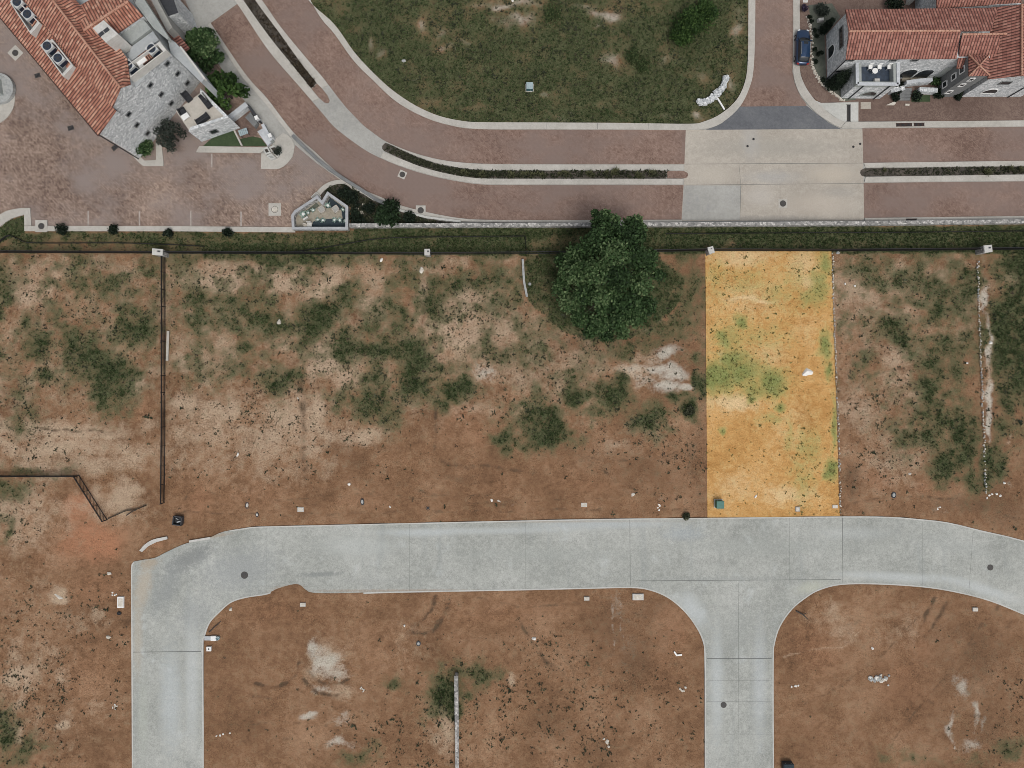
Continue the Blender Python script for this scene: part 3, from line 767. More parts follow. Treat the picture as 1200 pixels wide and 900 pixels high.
# ------------------------------------------------------------------ ground sheet with its cover maps
GRASS = [  # px, py, rx, ry, strength
 (12,326,12,14,.7),(32,378,6,10,.9),(44,400,14,16,.8),(66,380,9,8,.6),(100,414,24,20,.9),(152,388,24,16,.8),(124,432,20,16,1),(135,350,28,18,.45),(105,320,24,14,.35),
 (128,440,22,22,1),(122,458,14,18,1),(116,477,8,8,.8),(54,443,10,8,.9),(24,456,22,22,.45),(20,486,16,12,.5),(41,551,24,5,.6),(12,574,16,8,.7),(8,616,6,9,.6),(5,350,10,30,.5),
 (10,855,10,18,.9),(25,870,14,10,.6),(10,885,20,12,.5),(40,878,14,8,.5),
 (215,320,14,8,.5),(238,303,40,7,.7),(320,303,70,6,.8),(238,352,16,10,.6),(264,357,14,12,.7),(273,378,18,14,.8),(301,369,24,16,.9),(318,383,24,14,.85),(290,404,12,8,.7),
 (332,397,18,10,.6),(371,378,22,12,.9),(383,364,24,10,.9),(406,348,18,10,.8),(413,336,12,8,.6),(329,443,16,10,.65),(343,436,14,8,.65),(311,420,10,8,.5),(413,406,16,16,.95),
 (437,413,22,10,.85),(432,380,14,10,.6),(455,350,8,14,.6),(425,448,12,8,.6),(399,467,14,10,.7),(437,471,18,14,.75),(460,338,12,10,.8),(455,357,10,12,.7),(474,369,8,16,.6),
 (476,411,16,16,.95),(485,432,18,20,1),(492,448,18,14,1),(537,453,16,12,1),(513,432,12,8,.8),(443,453,16,14,.7),(530,336,14,10,.7),(518,331,12,8,.7),(569,320,22,12,.65),
 (551,334,14,10,.5),(583,350,20,20,.5),(614,380,26,16,.45),(672,432,8,14,.5),(670,462,10,10,.8),(630,481,26,10,.55),(625,489,22,18,1),(644,508,20,10,1),(588,517,10,8,.9),(600,500,10,12,.6),
 (672,459,12,9,.9),(695,484,10,10,.7),(455,487,14,14,.5),(523,473,6,6,.6),(670,438,8,8,.7),(715,468,18,12,.9),(730,453,10,10,.7),(763,490,14,12,.8),(807,480,7,9,1),(793,463,8,7,.9),
 (813,415,12,8,.6),(820,448,8,10,.9),(677,463,14,8,.7),(767,502,10,8,.8),(640,340,30,40,.5),
 (1022,318,16,14,.8),(1036,310,16,8,.7),(1080,314,24,14,.5),(1080,348,14,7,.7),(1048,358,8,10,.7),(1040,382,18,14,.7),(1058,398,14,12,.7),(1104,374,16,16,.68),(1122,364,14,7,.7),
 (1112,402,22,20,.68),(1096,426,22,20,.68),(1120,436,18,16,.68),(1090,458,22,20,.75),(1119,466,14,20,.68),(1090,488,28,28,.7),(1079,517,18,10,.95),(1105,541,9,18,1),(1127,513,14,26,.85),
 (1110,557,6,6,.9),(1044,495,14,14,.4),(1139,557,8,16,.7),(1060,330,50,30,.25),
 (1170,324,9,9,.8),(1196,306,18,18,1),(1176,370,16,22,1),(1180,398,26,28,1),(1172,418,16,16,1),(1197,430,14,34,.9),(1163,543,10,22,.95),(1172,554,8,14,.9),(1185,478,9,12,.9),(1182,451,14,10,.7),(1182,500,14,14,.5),(1215,380,40,70,.9),
 (563,793,12,9,.9),(523,814,16,18,1),(528,835,7,12,.8),(544,811,9,9,.7),(530,783,12,6,.6),(463,795,8,5,.5),(416,886,14,6,.4),(437,881,5,8,.5),
 (1072,885,20,8,.35),(1181,874,12,10,.5),(1040,882,12,7,.35),(1130,890,20,8,.3),
]
SAND = [
 (1005,330,26,34,.5),(1030,360,40,40,.4),(1075,330,60,24,.45),(1060,400,40,40,.4),(1010,480,30,40,.4),(1130,350,20,40,.4),(1050,540,40,30,.35),
 (90,318,100,16,.45),(60,505,90,10,.7),(70,525,80,12,.75),(100,545,80,10,.6),(250,500,60,34,.55),(335,500,60,44,.55),(560,395,80,50,.55),(245,400,46,60,.4),(400,425,50,36,.5),(30,600,50,40,.4),(20,660,40,50,.25),(140,590,30,14,.6),(310,320,110,14,.6),(235,440,30,70,.4),(620,430,60,40,.4),(690,420,40,24,.4),(50,450,50,50,.35),(1010,360,24,60,.35),(1050,440,40,40,.35),(25,800,24,50,.35),(60,860,40,20,.2),(90,730,30,10,.4),
 (245,331,42,11,.8),(353,331,42,12,.75),(374,343,12,10,.7),(264,411,22,18,.6),(217,427,9,14,.7),(385,420,24,22,.8),(432,357,18,16,.6),(495,315,6,6,1),(497,343,8,18,.7),(546,357,32,16,.8),
 (525,380,32,18,.7),(551,400,44,18,.6),(620,404,26,14,.5),(688,430,18,10,.5),(40,340,32,24,.6),(160,452,18,10,.6),(60,520,70,22,.5),(140,576,18,12,.7),(23,594,22,24,.6),(68,699,9,5,1),
 (14,793,12,10,.6),(26,811,8,22,.6),(72,849,7,6,.8),(75,800,5,12,.4),(23,858,6,10,.6),(117,725,6,14,.4),(220,473,14,13,.8),(262,482,24,11,.65),(329,489,20,15,.85),(320,517,28,12,.7),
 (371,477,8,20,.85),(378,510,14,10,.65),(423,512,24,11,.75),(240,450,30,20,.4),(330,410,20,14,.4),(420,325,30,10,.5),(640,450,40,20,.35),(590,460,40,30,.3),(743,435,17,10,.9),(748,417,14,6,.7),
 (760,500,20,14,.4),(735,525,20,8,.4),(610,462,20,16,.35),(570,480,25,14,.3),(100,310,60,12,.4),(30,430,30,20,.3),
 (1000,340,14,40,.35),(1020,400,20,30,.45),(1040,430,16,20,.5),(1085,340,40,16,.4),(1150,320,4,40,.5),(1158,430,4,40,.6),(1000,470,20,14,.35),(1190,330,12,16,.5),
 (380,775,22,20,.5),(520,860,12,24,.6),(594,803,6,5,.8),(400,810,14,8,.5),(480,750,30,30,.15),(990,740,16,12,.4),(975,720,20,12,.3),(1060,735,30,20,.2),
 (40,600,40,40,.35),(20,640,20,24,.4),(60,760,30,20,.25),(90,830,50,20,.2),
]
PALE = [
 (1155,350,3,22,.8),(1157,400,3.2,36,.85),(1160,465,4.6,20,1),(1161,497,4.4,16,1),
 (745,434,24,11,.5),(760,446,18,8,.5),(728,428,14,6,.3),
 (783,412,17,8,.9),(777,430,23,6,.85),(790,437,18,9,.9),(782,453,15,7,.95),(803,453,11,5,.9),(765,420,16,10,.4),(369,762,9,12,.85),(381,779,14,15,.85),(397,790,22,10,.6),(379,807,12,6,.6),(400,840,16,10,.5),(397,870,17,9,.65),(362,840,6,5,.8),
 (569,432,16,10,.6),(720,712,8,22,.35),(735,760,12,40,.25),(1131,805,7,12,.75),(1141,831,4,13,.75),(1136,874,13,10,.6),(1115,853,3,15,.75),(1150,845,4,12,.5),(1120,800,8,6,.5),
 (604,22,26,9,.65),(595,5,44,7,.7),(685,7,13,7,.7),(706,16,23,9,.75),(702,30,6,4,.8),(716,70,11,9,.7),(783,70,12,12,.55),(494,27,8,9,.55),(514,43,14,5,.55),(541,50,14,6,.6),(435,51,6,5,.7),(446,61,8,6,.6),(418,40,8,7,.4),(520,60,10,4,.5),
 (865,30,9,34,.6),(862,98,4,11,.7),(818,86,10,6,.5),(655,135,16,4,.6),(779,135,22,5,.55),(820,133,6,5,.7),(637,109,6,4,.7),(560,130,40,4,.4),(700,128,30,4,.3),(500,120,20,6,.35),(810,50,10,8,.35),
 (600,590,6,3,.5),(770,585,8,6,.3),(1100,597,10,4,.4),(1185,570,10,8,.3),(540,440,30,4,.2),
]
RED = [
 (90,640,60,40,.55),(110,690,50,40,.45),(100,790,60,90,.4),(300,580,90,30,.4),(420,590,60,14,.4),(320,720,80,30,.4),(440,760,60,60,.35),(600,720,120,30,.4),(960,760,50,50,.45),(1060,800,60,70,.45),(790,740,30,50,.45),(560,510,50,30,.45),(690,570,60,20,.4),(230,590,30,30,.5),
 (93,594,24,20,1),(112,631,36,26,1),(85,640,30,20,.8),(88,610,10,18,.8),(545,485,26,18,.6),(520,500,20,26,.4),(580,560,60,30,.35),(660,560,40,30,.35),(220,560,50,30,.35),(300,560,60,30,.3),(260,600,50,12,.35),
 (1030,560,40,20,.5),(1090,570,40,16,.5),(1010,440,26,14,.5),(870,740,20,40,.3),(1080,760,40,50,.45),(1060,850,50,40,.35),(960,850,30,40,.35),(350,850,60,30,.35),(300,740,40,30,.3),(780,780,30,60,.4),(190,470,10,60,.3),(160,480,20,20,.5),(30,360,20,14,.5),
 (725,134,14,4,.7),(783,68,9,9,.4),(716,68,7,6,.4),(180,640,20,8,.5),(1150,330,6,20,.3),(640,720,60,30,.3),(570,740,60,40,.25),(130,800,30,60,.25),
]
MOIST = [
 (994,552,9,12,.6),(998,575,7,20,.5),
 (1120,790,120,90,.34),(740,760,90,80,.30),(770,560,80,40,.30),(680,530,60,30,.25),(1010,560,40,40,.25),(1170,640,60,20,.4),(420,560,60,30,.22),(100,735,50,30,.22),(1010,410,20,40,.3),(960,860,50,30,.2),
 (690,400,60,12,.5),(780,395,40,16,.4),(800,420,20,30,.35),(815,540,10,60,.45),(760,550,60,30,.35),(700,540,40,20,.35),(745,575,24,10,.4),(540,560,40,6,.4),(600,585,22,8,.45),(470,570,20,6,.35),
 (1000,560,12,24,.55),(1140,590,60,14,.5),(1180,600,30,20,.5),(1170,560,20,30,.3),(1120,740,40,30,.4),(1150,780,40,60,.45),(1160,860,40,30,.4),(880,700,10,10,.2),(720,740,40,50,.4),(745,770,30,50,.45),(760,720,30,24,.4),(650,850,50,24,.35),(700,880,30,16,.4),
 (300,850,40,20,.25),(545,800,30,30,.3),(90,715,40,18,.35),(150,735,8,8,.6),(400,530,30,20,.3),(420,545,30,20,.3),(250,505,14,10,.3),(670,395,30,10,.4),(1190,640,30,12,.4),(1000,730,20,12,.3),
]
TRACKS = [([(210,600),(330,603),(480,601),(640,598),(820,597)],1.6,.35,'m'),([(240,578),(330,586),(430,580),(560,590),(700,584)],1.4,.35,'m'),([(640,520),(720,540),(800,532)],1.6,.4,'m'),
 ([(995,470),(1020,440),(1050,432),(1075,440)],1.6,.45,'m'),([(1000,590),(1060,582),(1140,588),(1200,612)],1.8,.45,'m'),([(250,850),(330,846),(420,852),(520,846)],1.6,.35,'m'),([(245,870),(320,866),(400,872)],1.5,.3,'m'),
 ([(920,770),(960,760),(985,757),(1010,740)],1.3,.4,'s'),([(930,830),(990,800),(1040,760),(1080,720)],1.4,.35,'m'),([(1040,880),(1070,840),(1100,800),(1150,770)],1.5,.35,'m'),([(10,700),(60,720),(100,715),(150,730)],1.4,.35,'m'),([(20,760),(60,800),(110,830),(150,836)],1.4,.3,'m'),([(560,700),(620,712),(700,706),(790,740)],1.4,.35,'m'),([(600,760),(650,780),(690,830),(740,880)],1.5,.3,'m'),([(640,745),(690,772),(735,835)],1.5,.3,'m'),([(200,470),(215,520),(222,560)],1.4,.35,'s'),([(700,470),(740,490),(800,500)],1.3,.35,'s'),  # tyre marks: polylines in pixels, half width px, strength, 'm' moist / 's' sand
 ([(300,800),(318,804),(336,800),(348,788),(350,775)],2.2,.7,'m'),([(353,795),(370,808),(390,815),(402,812)],2.2,.7,'m'),([(358,780),(372,796),(392,802),(410,796)],2,.6,'m'),([(298,815),(320,818),(340,810)],2,.5,'m'),
 ([(510,700),(506,712),(497,724),(485,733)],3,.7,'m'),([(527,700),(522,718),(512,735),(495,742),(478,741)],3,.7,'m'),
 ([(1098,700),(1088,716),(1078,735)],3,.6,'m'),([(1112,705),(1100,725),(1086,745)],3,.5,'m'),([(605,725),(630,760),(648,785)],3,.45,'m'),([(620,735),(655,765),(680,790)],2.5,.35,'m'),
 ([(700,545),(725,565),(745,575)],2,.6,'m'),([(460,548),(485,572),(520,582),(575,578)],2,.4,'m'),([(505,535),(530,545),(580,548),(640,556)],3,.4,'m'),
 ([(0,500),(60,503),(130,505)],1.6,.5,'m'),([(0,512),(60,515),(140,512)],1.8,.6,'s'),([(0,522),(50,526),(120,520)],1.8,.5,'s'),([(20,535),(80,538),(150,530)],2,.6,'s'),([(0,545),(90,546)],2,.6,'s'),
 ([(352,440),(355,480),(354,520),(358,560)],4,.5,'m'),([(497,330),(497,380),(495,430)],3,.5,'m'),([(512,470),(510,510),(508,545)],2,.6,'m'),([(240,300),(260,330),(300,330)],2,.2,'m'),
 ([(200,545),(215,560),(220,575),(210,592)],2,.5,'m'),([(1180,700),(1150,735),(1130,770)],3,.4,'m'),([(1190,720),(1165,750),(1120,760)],3,.35,'m'),([(1085,820),(1120,835),(1180,840)],2,.4,'m'),
 ([(716,700),(718,740),(720,790)],2,.5,'p'),([(726,700),(728,750)],1.6,.4,'p'),([(1144,820),(1141,850),(1146,880)],2,.5,'p'),([(1116,830),(1118,875)],1.6,.5,'p'),
 ([(555,795),(620,810),(680,812)],3,.3,'m'),([(630,280),(660,285),(695,277)],2,.4,'s'),([(690,125),(740,127),(800,128)],1.8,.7,'m'),([(640,122),(700,121),(760,122)],1.5,.4,'m'),
 ([(828,55),(824,70),(816,80)],2,.6,'p'),([(824,68),(845,80),(852,86)],1.5,.4,'p'),
 ([(630,150),(600,150)],1,.1,'m'),([(640,360),(670,385),(700,398),(740,393),(775,378)],3,.45,'s'),([(1185,480),(1190,500),(1182,520)],2,.4,'s'),
]
island_ring = [p for p in grass_edge]
encl = [(617, 297), (617, 350), (632, 362), (655, 384), (680, 397), (705, 402), (740, 396), (775, 376), (796, 352), (803, 330), (797, 318), (782, 312), (770, 297)]

def axis(lo, hi, step, far):
    return np.concatenate([-np.array(far[::-1]), np.arange(lo, hi, step), np.array(far)])
gx = axis(-74, 74.1, 0.2, [78, 86, 100, 130, 190, 300, 600, 1200])
gy = axis(-56, 56.1, 0.2, [60, 70, 90, 130, 190, 300, 600, 1200])
GX, GY = np.meshgrid(gx, gy)
PX, PY = 600 + GX / S, 450 - GY / S
wx = (vnoise(PX, PY, 22, 3, 3) - .5) * 22; wy = (vnoise(PX, PY, 22, 9, 3) - .5) * 22
WX, WY = PX + wx, PY + wy

def blobs(lst, X, Y, soft=1.0):
    m = np.zeros(X.shape)
    for bx, by, rx, ry, a in lst:
        sl = (np.abs(X - bx) < rx * 2.6) & (np.abs(Y - by) < ry * 2.6)
        q = ((X[sl] - bx) / rx) ** 2 + ((Y[sl] - by) / ry) ** 2
        m[sl] = np.maximum(m[sl], a * np.exp(-q * 0.75 * soft))
    return m

def lines(lst, X, Y, typ):
    m = np.zeros(X.shape)
    for pts, w, a, t in lst:
        if t != typ: continue
        a = min(.8, a * 1.15)
        pts = smooth_line(pts, 4)
        for (x0, y0), (x1, y1) in zip(pts[:-1], pts[1:]):
            sl = (X > min(x0, x1) - w * 3) & (X < max(x0, x1) + w * 3) & (Y > min(y0, y1) - w * 3) & (Y < max(y0, y1) + w * 3)
            dx, dy = x1 - x0, y1 - y0
            t_ = np.clip(((X[sl] - x0) * dx + (Y[sl] - y0) * dy) / (dx * dx + dy * dy + 1e-9), 0, 1)
            d = np.hypot(X[sl] - x0 - t_ * dx, Y[sl] - y0 - t_ * dy)
            m[sl] = np.maximum(m[sl], a * (.75 * np.exp(-(d / w) ** 2) + .3 * np.exp(-(d / (w * 2.2)) ** 2)))
    brk = np.clip((vnoise(X, Y, 9, 911, 4, .7) - .30) * 3.2, .42, 1.15)      # ruts fade in and out
    return m * brk

def band(v, a, b, f):
    return np.clip((v - a) / f, 0, 1) * np.clip((b - v) / f, 0, 1)

def cover_maps(PX, PY, WX, WY):
    w2x = PX + (WX - PX) * 0.35; w2y = PY + (WY - PY) * 0.35
    g = 0.92 * blobs([(a, b, c * 1.35, d * 1.35, e) for a, b, c, d, e in GRASS], WX, WY)
    # generic sprinkle in the upper half of the lots
    nz = vnoise(PX, PY, 30, 21, 4, 0.6)
    up = np.clip((500 - PY) / 120, 0, 1) * (PY > 296)
    g = np.maximum(g, up * np.clip((nz - .36) * 1.9, 0, 0.5))
    g = np.maximum(g, 0.9 * band(w2y, 262, 299, 3) * (PX > 415) * (PX < 1260))
    g = np.maximum(g, 0.62 * band(w2y, 270, 298, 3) * (PX <= 415))
    g = np.maximum(g, 0.95 * band(w2y, 280, 301, 4) * np.clip((PX - 190) / 60, 0, 1) * (PX < 617))
    g -= 0.45 * blobs([(100, 290, 80, 5, .8), (650, 285, 40, 9, .9), (850, 290, 30, 3, .7), (1000, 291, 30, 4, .7), (60, 283, 60, 4, .5)], WX, WY)
    e = inside(w2x, w2y, encl)
    e_ = e
    isl = inside(PX, PY, island_ring) & (PY < 150)
    gi = 0.88 + 0.40 * (vnoise(PX, PY, 40, 77, 4, 0.6) - .5) * 2
    gi = np.maximum(gi, blobs([(437, 78, 26, 14, 1), (412, 45, 16, 22, 1), (600, 138, 240, 6, .95), (648, 23, 30, 20, 1), (640, 77, 25, 15, .9), (737, 65, 12, 10, 1), (750, 77, 26, 12, 1), (595, 79, 30, 18, .9), (805, 40, 30, 30, 1)], WX, WY))
    g = np.where(isl, gi, g)
    sa = blobs([(a, b, c * 1.2, d * 1.2, e) for a, b, c, d, e in SAND], WX, WY)
    sa = np.maximum(sa, 0.24 * np.clip((540 - PY) / 80, 0, 1) * (PY > 298) * (PX < 700))
    pa = blobs(PALE, WX, WY)
    g = np.clip(g - 1.05 * np.where(isl, pa * .72, pa * .6), 0, 1)
    rd = blobs(RED, WX, WY)
    mo = blobs(MOIST, WX, WY) * 0.8
    mo = np.maximum(mo, lines(TRACKS, w2x, w2y, 'm'))
    sa = np.maximum(sa, lines(TRACKS, w2x, w2y, 's'))
    pa = np.maximum(pa, lines(TRACKS, w2x, w2y, 'p'))
    nb = vnoise(PX, PY, 11, 311, 4, 0.68); nc = vnoise(PX, PY, 26, 317, 3, 0.6)
    win = np.clip(g / 0.25, 0, 1)
    g = np.clip(g + ((nb - .5) * 0.95 + (nc - .5) * 0.6) * win * np.where(isl | (PY < 300), 0.8, 1.0), 0, 1)
    g = np.where(e_, np.maximum(g, 0.66 + 1.1 * (nb - .42)), g)
    sa = np.clip(sa + (vnoise(PX, PY, 16, 331, 4, 0.66) - .5) * 0.8 * np.clip(sa / .2, 0, 1), 0, 1)
    out = (np.abs(PX - 600) > 640) | (np.abs(PY - 450) > 490)
    g = np.where(out, np.clip(vnoise(PX, PY, 120, 5, 4) * 1.2 - .2, 0, 1), g)
    return g, sa, pa, rd, mo, isl.astype(float)

g_, sa_, pa_, rd_, mo_, isl_ = cover_maps(PX, PY, WX, WY)
plaza_corner = [(-80, 330), (-20, 285), (0, 266), (14, 257), (29, 252), (29, 272), (0, 284), (-80, 340)]
g_ = np.where(inside(PX, PY, plaza_corner), 0.95, g_)
LOT = [(826.5, 294.5), (974.3, 294.5), (984, 605), (829, 606.8)]
paved = np.zeros(PX.shape, bool)
for ring in PAVED: paved |= inside(PX, PY, ring)
paved |= inside(PX, PY, LOT)
soft = paved.astype(float)
for _ in range(5):
    soft[1:-1, 1:-1] = (soft[1:-1, 1:-1] + soft[:-2, 1:-1] + soft[2:, 1:-1] + soft[1:-1, :-2] + soft[1:-1, 2:]) / 5
relief = (vnoise(GX + 500, GY + 500, 6.0, 41, 3) - .5) * 0.34 + (vnoise(GX + 500, GY + 500, 1.2, 43, 2) - .5) * 0.10
relief -= 0.10 * lines(TRACKS, PX, PY, 'm')
relief += 0.5 * blobs([(378, 778, 20, 18, 1)], PX, PY)
fade = np.clip(1 - soft * 1.4, 0, 1)
nearf = (np.abs(GX) < 74) & (np.abs(GY) < 56)
GZ = np.where(nearf, relief * fade, 0) - np.where(paved, 0.09, 0.0) + np.where(soft > 0.05, np.where(paved, 0, 0.0), 0)
GZ += 0.0
ny, nx = GX.shape
idx = np.arange(nx * ny).reshape(ny, nx)
quads = np.stack([idx[:-1, :-1], idx[:-1, 1:], idx[1:, 1:], idx[1:, :-1]], -1).reshape(-1, 4)
one = np.ones(g_.size)
ground = np_mesh('ground', np.column_stack([GX.ravel(), GY.ravel(), GZ.ravel()]), quads, M['soil'], smooth=True,
                 attrs={'cover': np.column_stack([g_.ravel(), sa_.ravel(), pa_.ravel(), one]), 'cover2': np.column_stack([rd_.ravel(), mo_.ravel(), isl_.ravel(), one])})
tag(ground, kind='structure')

# the ochre lot: soil sheet whose colour carries a yellow highlight overlay
lu, lv = np.meshgrid(np.linspace(0, 1, 90), np.linspace(0, 1, 180))
tl, tr, br_, bl = [np.array(p) for p in LOT]
LP = (tl[None, None] * ((1 - lu) * (1 - lv))[..., None] + tr * (lu * (1 - lv))[..., None] + br_ * (lu * lv)[..., None] + bl * ((1 - lu) * lv)[..., None])
LX, LY = LP[..., 0], LP[..., 1]
lwx = LX + (vnoise(LX, LY, 14, 3, 3) - .5) * 14; lwy = LY + (vnoise(LX, LY, 14, 9, 3) - .5) * 14
LG = [(834, 440, 10, 18, 1), (846, 440, 16, 17, 1), (858, 425, 20, 14, .85), (870, 436, 26, 14, .9), (905, 447, 16, 14, .95), (885, 455, 20, 8, .7), (868, 376, 7, 9, .9), (846, 396, 9, 10, .8), (855, 400, 20, 24, .45), (968, 405, 7, 14, .95), (972, 432, 4, 9, .9), (966, 310, 8, 16, .75), (958, 335, 10, 18, .65),
      (880, 330, 30, 20, .3), (910, 342, 16, 16, .35), (972, 548, 6, 10, 1), (976, 500, 3, 30, .8), (881, 466, 5, 5, .9), (914, 475, 7, 6, .9), (849, 503, 5, 4, .9), (947, 525, 14, 22, .4), (940, 560, 14, 24, .35), (905, 490, 14, 8, .4), (930, 330, 24, 30, .25), (950, 345, 12, 14, .5), (842, 330, 12, 30, .3), (925, 510, 6, 20, .35), (890, 395, 40, 20, .3)]
LS = [(870, 300, 40, 12, .6), (880, 350, 40, 24, .4), (940, 310, 20, 20, .6), (945, 330, 14, 10, .7), (860, 470, 30, 10, .8), (900, 420, 30, 20, .4), (945, 385, 20, 24, .3), (925, 580, 30, 12, .6), (880, 352, 30, 3, .9), (860, 570, 26, 20, .4), (930, 500, 26, 40, .3)]
LM = [(935, 400, 18, 20, .6), (860, 500, 12, 40, .4), (880, 570, 14, 12, .4), (885, 530, 30, 30, .25), (950, 425, 20, 10, .3)]
lg = blobs(LG, lwx, lwy); ls = blobs(LS, lwx, lwy); lr = blobs(LM, lwx, lwy)
lp = blobs([(843, 418, 4, 14, .5)], lwx, lwy); lmo = lr * 0.3
lxw = np.stack([(LX - 600) * S, (450 - LY) * S], -1)
lz = 0.008 + np.clip((vnoise(lxw[..., 0] + 500, lxw[..., 1] + 500, 3, 4, 3) - .5) * 0.06, -0.02, 0.03)
lidx = np.arange(lu.size).reshape(lu.shape)
lq = np.stack([lidx[:-1, :-1], lidx[1:, :-1], lidx[1:, 1:], lidx[:-1, 1:]], -1).reshape(-1, 4)
lo = np.ones(lu.size)
lot = np_mesh('lot_ground', np.column_stack([lxw[..., 0].ravel(), lxw[..., 1].ravel(), lz.ravel()]), lq, M['lot'], smooth=True,
              attrs={'cover': np.column_stack([lg.ravel(), ls.ravel(), lp.ravel(), lo]), 'cover2': np.column_stack([lr.ravel(), lmo.ravel(), lo * 0, lo])})
tag(lot, kind='structure')

# ------------------------------------------------------------------ low growth (uncountable): grass and weeds
def sample_map(n, prob, seed):
    """points drawn from the dense part of the ground map"""
    r = np.random.default_rng(seed)
    p = np.where(nearf & ~paved, prob, 0).ravel()
    cs = np.cumsum(p); k = np.searchsorted(cs, r.random(n) * cs[-1])
    x = GX.ravel()[k] + r.uniform(-.1, .1, n); y = GY.ravel()[k] + r.uniform(-.1, .1, n)
    return np.column_stack([x, y]), GZ.ravel()[k]
hi = np.clip((g_ - 0.35) / 0.5, 0, 1) ** 1.5
verge = band(PY, 268, 302, 3) * (PX > 0)
pg, zg = sample_map(34000, hi * (0.6 + 0.8 * verge), 101)
rr = np.random.default_rng(5)
v, f, t = tufts(pg, rr.uniform(.06, .22, len(pg)), rr.uniform(.08, .22, len(pg)), 5, np.full(len(pg), .07), 7, 0.40, 0.26, zg)
tag(np_mesh('grass', v, f, M['leaf_grass'], tint=t), kind='stuff')
pb_, zb_ = sample_map(5200, hi * (PY > 297) * (vnoise(PX, PY, 7, 411, 2) > .42), 105)
hb_ = rr.uniform(.14, .36, len(pb_))
v, f, t = tufts(pb_, hb_, hb_ * .9, 9, hb_ * .16, 27, 0.45, 0.30, zb_)
tag(np_mesh('grass_tufts', v, f, M['leaf_grass'], tint=t), kind='stuff')
# weeds on the bare soil: darker rosettes
SPECK = [(540, 390, 55, 50, .8), (545, 405, 20, 20, 1), (40, 460, 50, 55, .9), (60, 760, 70, 60, .5), (650, 840, 120, 55, .6), (640, 800, 60, 40, .7), (330, 470, 120, 60, .55), (1040, 500, 60, 60, .5), (1030, 400, 60, 60, .3), (690, 400, 90, 50, .6), (800, 520, 40, 60, .6), (740, 500, 60, 30, .5),
         (40, 820, 50, 60, .8), (500, 870, 60, 40, .7), (400, 420, 60, 60, .6), (300, 330, 110, 30, .6), (100, 360, 90, 60, .7), (1175, 450, 30, 90, .8), (620, 430, 60, 60, .5), (450, 440, 80, 60, .6), (600, 60, 260, 80, .9), (1180, 850, 30, 40, .7), (690, 860, 30, 40, .8), (20, 600, 24, 40, .7), (430, 860, 60, 30, .3), (900, 680, 1, 1, .1), (560, 470, 60, 40, .4)]
dens = 0.012 + blobs(SPECK, PX, PY) + 0.5 * np.clip(g_ - .2, 0, 1)
clus = np.clip((vnoise(PX, PY, 12, 63, 3, .6) - .42) * 4, 0.02, 1)
pw, zw = sample_map(12500, dens * clus, 103)
szw = rr.lognormal(-2.15, 0.42, len(pw))
v, f, t = tufts(pw, szw * .5, szw, 7, szw * .55, 17, 0.30, 0.22, zw)
tag(np_mesh('weeds', v, f, M['leaf_weed'], tint=t), kind='stuff')
pd_, zd = sample_map(9000, dens * (0.15 + sa_ + 0.3 * mo_), 107)
szd = rr.lognormal(-2.4, 0.4, len(pd_))
v, f, t = tufts(pd_, szd * .4, szd, 6, szd * .5, 19, 0.45, 0.3, zd)
tag(np_mesh('dry_weeds', v, f, M['leaf_red'], tint=t), kind='stuff')
# lot growth
r_ = np.random.default_rng(31)
pl = (0.10 + np.clip(lg, 0, 1) * 1.2).ravel(); pl = pl / pl.sum()
k = r_.choice(pl.size, 1500, p=pl)
ptl = lxw.reshape(-1, 2)[k] + r_.uniform(-.1, .1, (1500, 2))
szl = r_.lognormal(-2.3, 0.42, 1500)
v, f, t = tufts(ptl, szl * .5, szl, 6, szl * .5, 33, 0.35, 0.28, np.full(1500, .02))
tag(np_mesh('weeds', v, f, M['leaf_lot'], tint=t), kind='stuff')

# ------------------------------------------------------------------ roofs
def roof_face(mb_list, pts, thick=0.16):
    """pts: world vectors of one planar roof face; keeps UVs along the slope"""
    mb_list.append(([Vector(p) for p in pts], thick))

def build_roof(name, faces, mat, parent):
    bm = bmesh.new()
    uvl = bm.loops.layers.uv.new('UVMap')
    for pts, th in faces:
        nrm = Vector((0, 0, 0))
        for i in range(len(pts)):
            a, b = pts[i], pts[(i + 1) % len(pts)]
            nrm += Vector(((a.y - b.y) * (a.z + b.z), (a.z - b.z) * (a.x + b.x), (a.x - b.x) * (a.y + b.y)))
        nrm.normalize()
        if nrm.z < 0: pts = pts[::-1]; nrm = -nrm
        down = Vector((nrm.x, nrm.y, 0))
        down = down.normalized() if down.length > 1e-3 else Vector((0, -1, 0))
        dslope = (down - nrm * down.dot(nrm)).normalized()
        across = nrm.cross(dslope).normalized()
        off = Vector((0, 0, -th))
        top = [bm.verts.new(p) for p in pts]; bot = [bm.verts.new(p + off) for p in pts]
        n = len(pts)
        fs = [bm.faces.new(top), bm.faces.new(bot[::-1])]
        for i in range(n):
            fs.append(bm.faces.new([top[i], bot[i], bot[(i + 1) % n], top[(i + 1) % n]]))
        for fc in fs:
            for lp in fc.loops:
                co = lp.vert.co
                lp[uvl].uv = (co.dot(across) + 100, co.dot(dslope) + 100)
    o0 = ORG[root_of(parent)]
    bmesh.ops.translate(bm, verts=bm.verts[:], vec=-o0)
    bmesh.ops.recalc_face_normals(bm, faces=bm.faces[:])
    me = bpy.data.meshes.new(name); bm.to_mesh(me); bm.free()
    me.materials.append(mat)
    o = bpy.data.objects.new(name, me); COL.objects.link(o); o.parent = parent
    return o

def ridge_caps(pts, parent, r=0.13):
    m = MB()
    for a, b in zip(pts[:-1], pts[1:]): 
        a, b = Vector(a), Vector(b); L = (b - a).length; k = max(1, int(L / 0.45))
        for i in range(k):
            m.tube(a.lerp(b, i / k), a.lerp(b, (i + 0.93) / k), r * 1.06, r * 0.94, 8)
    return m.build('ridge_cap', M['ridge'], parent, smooth=False)

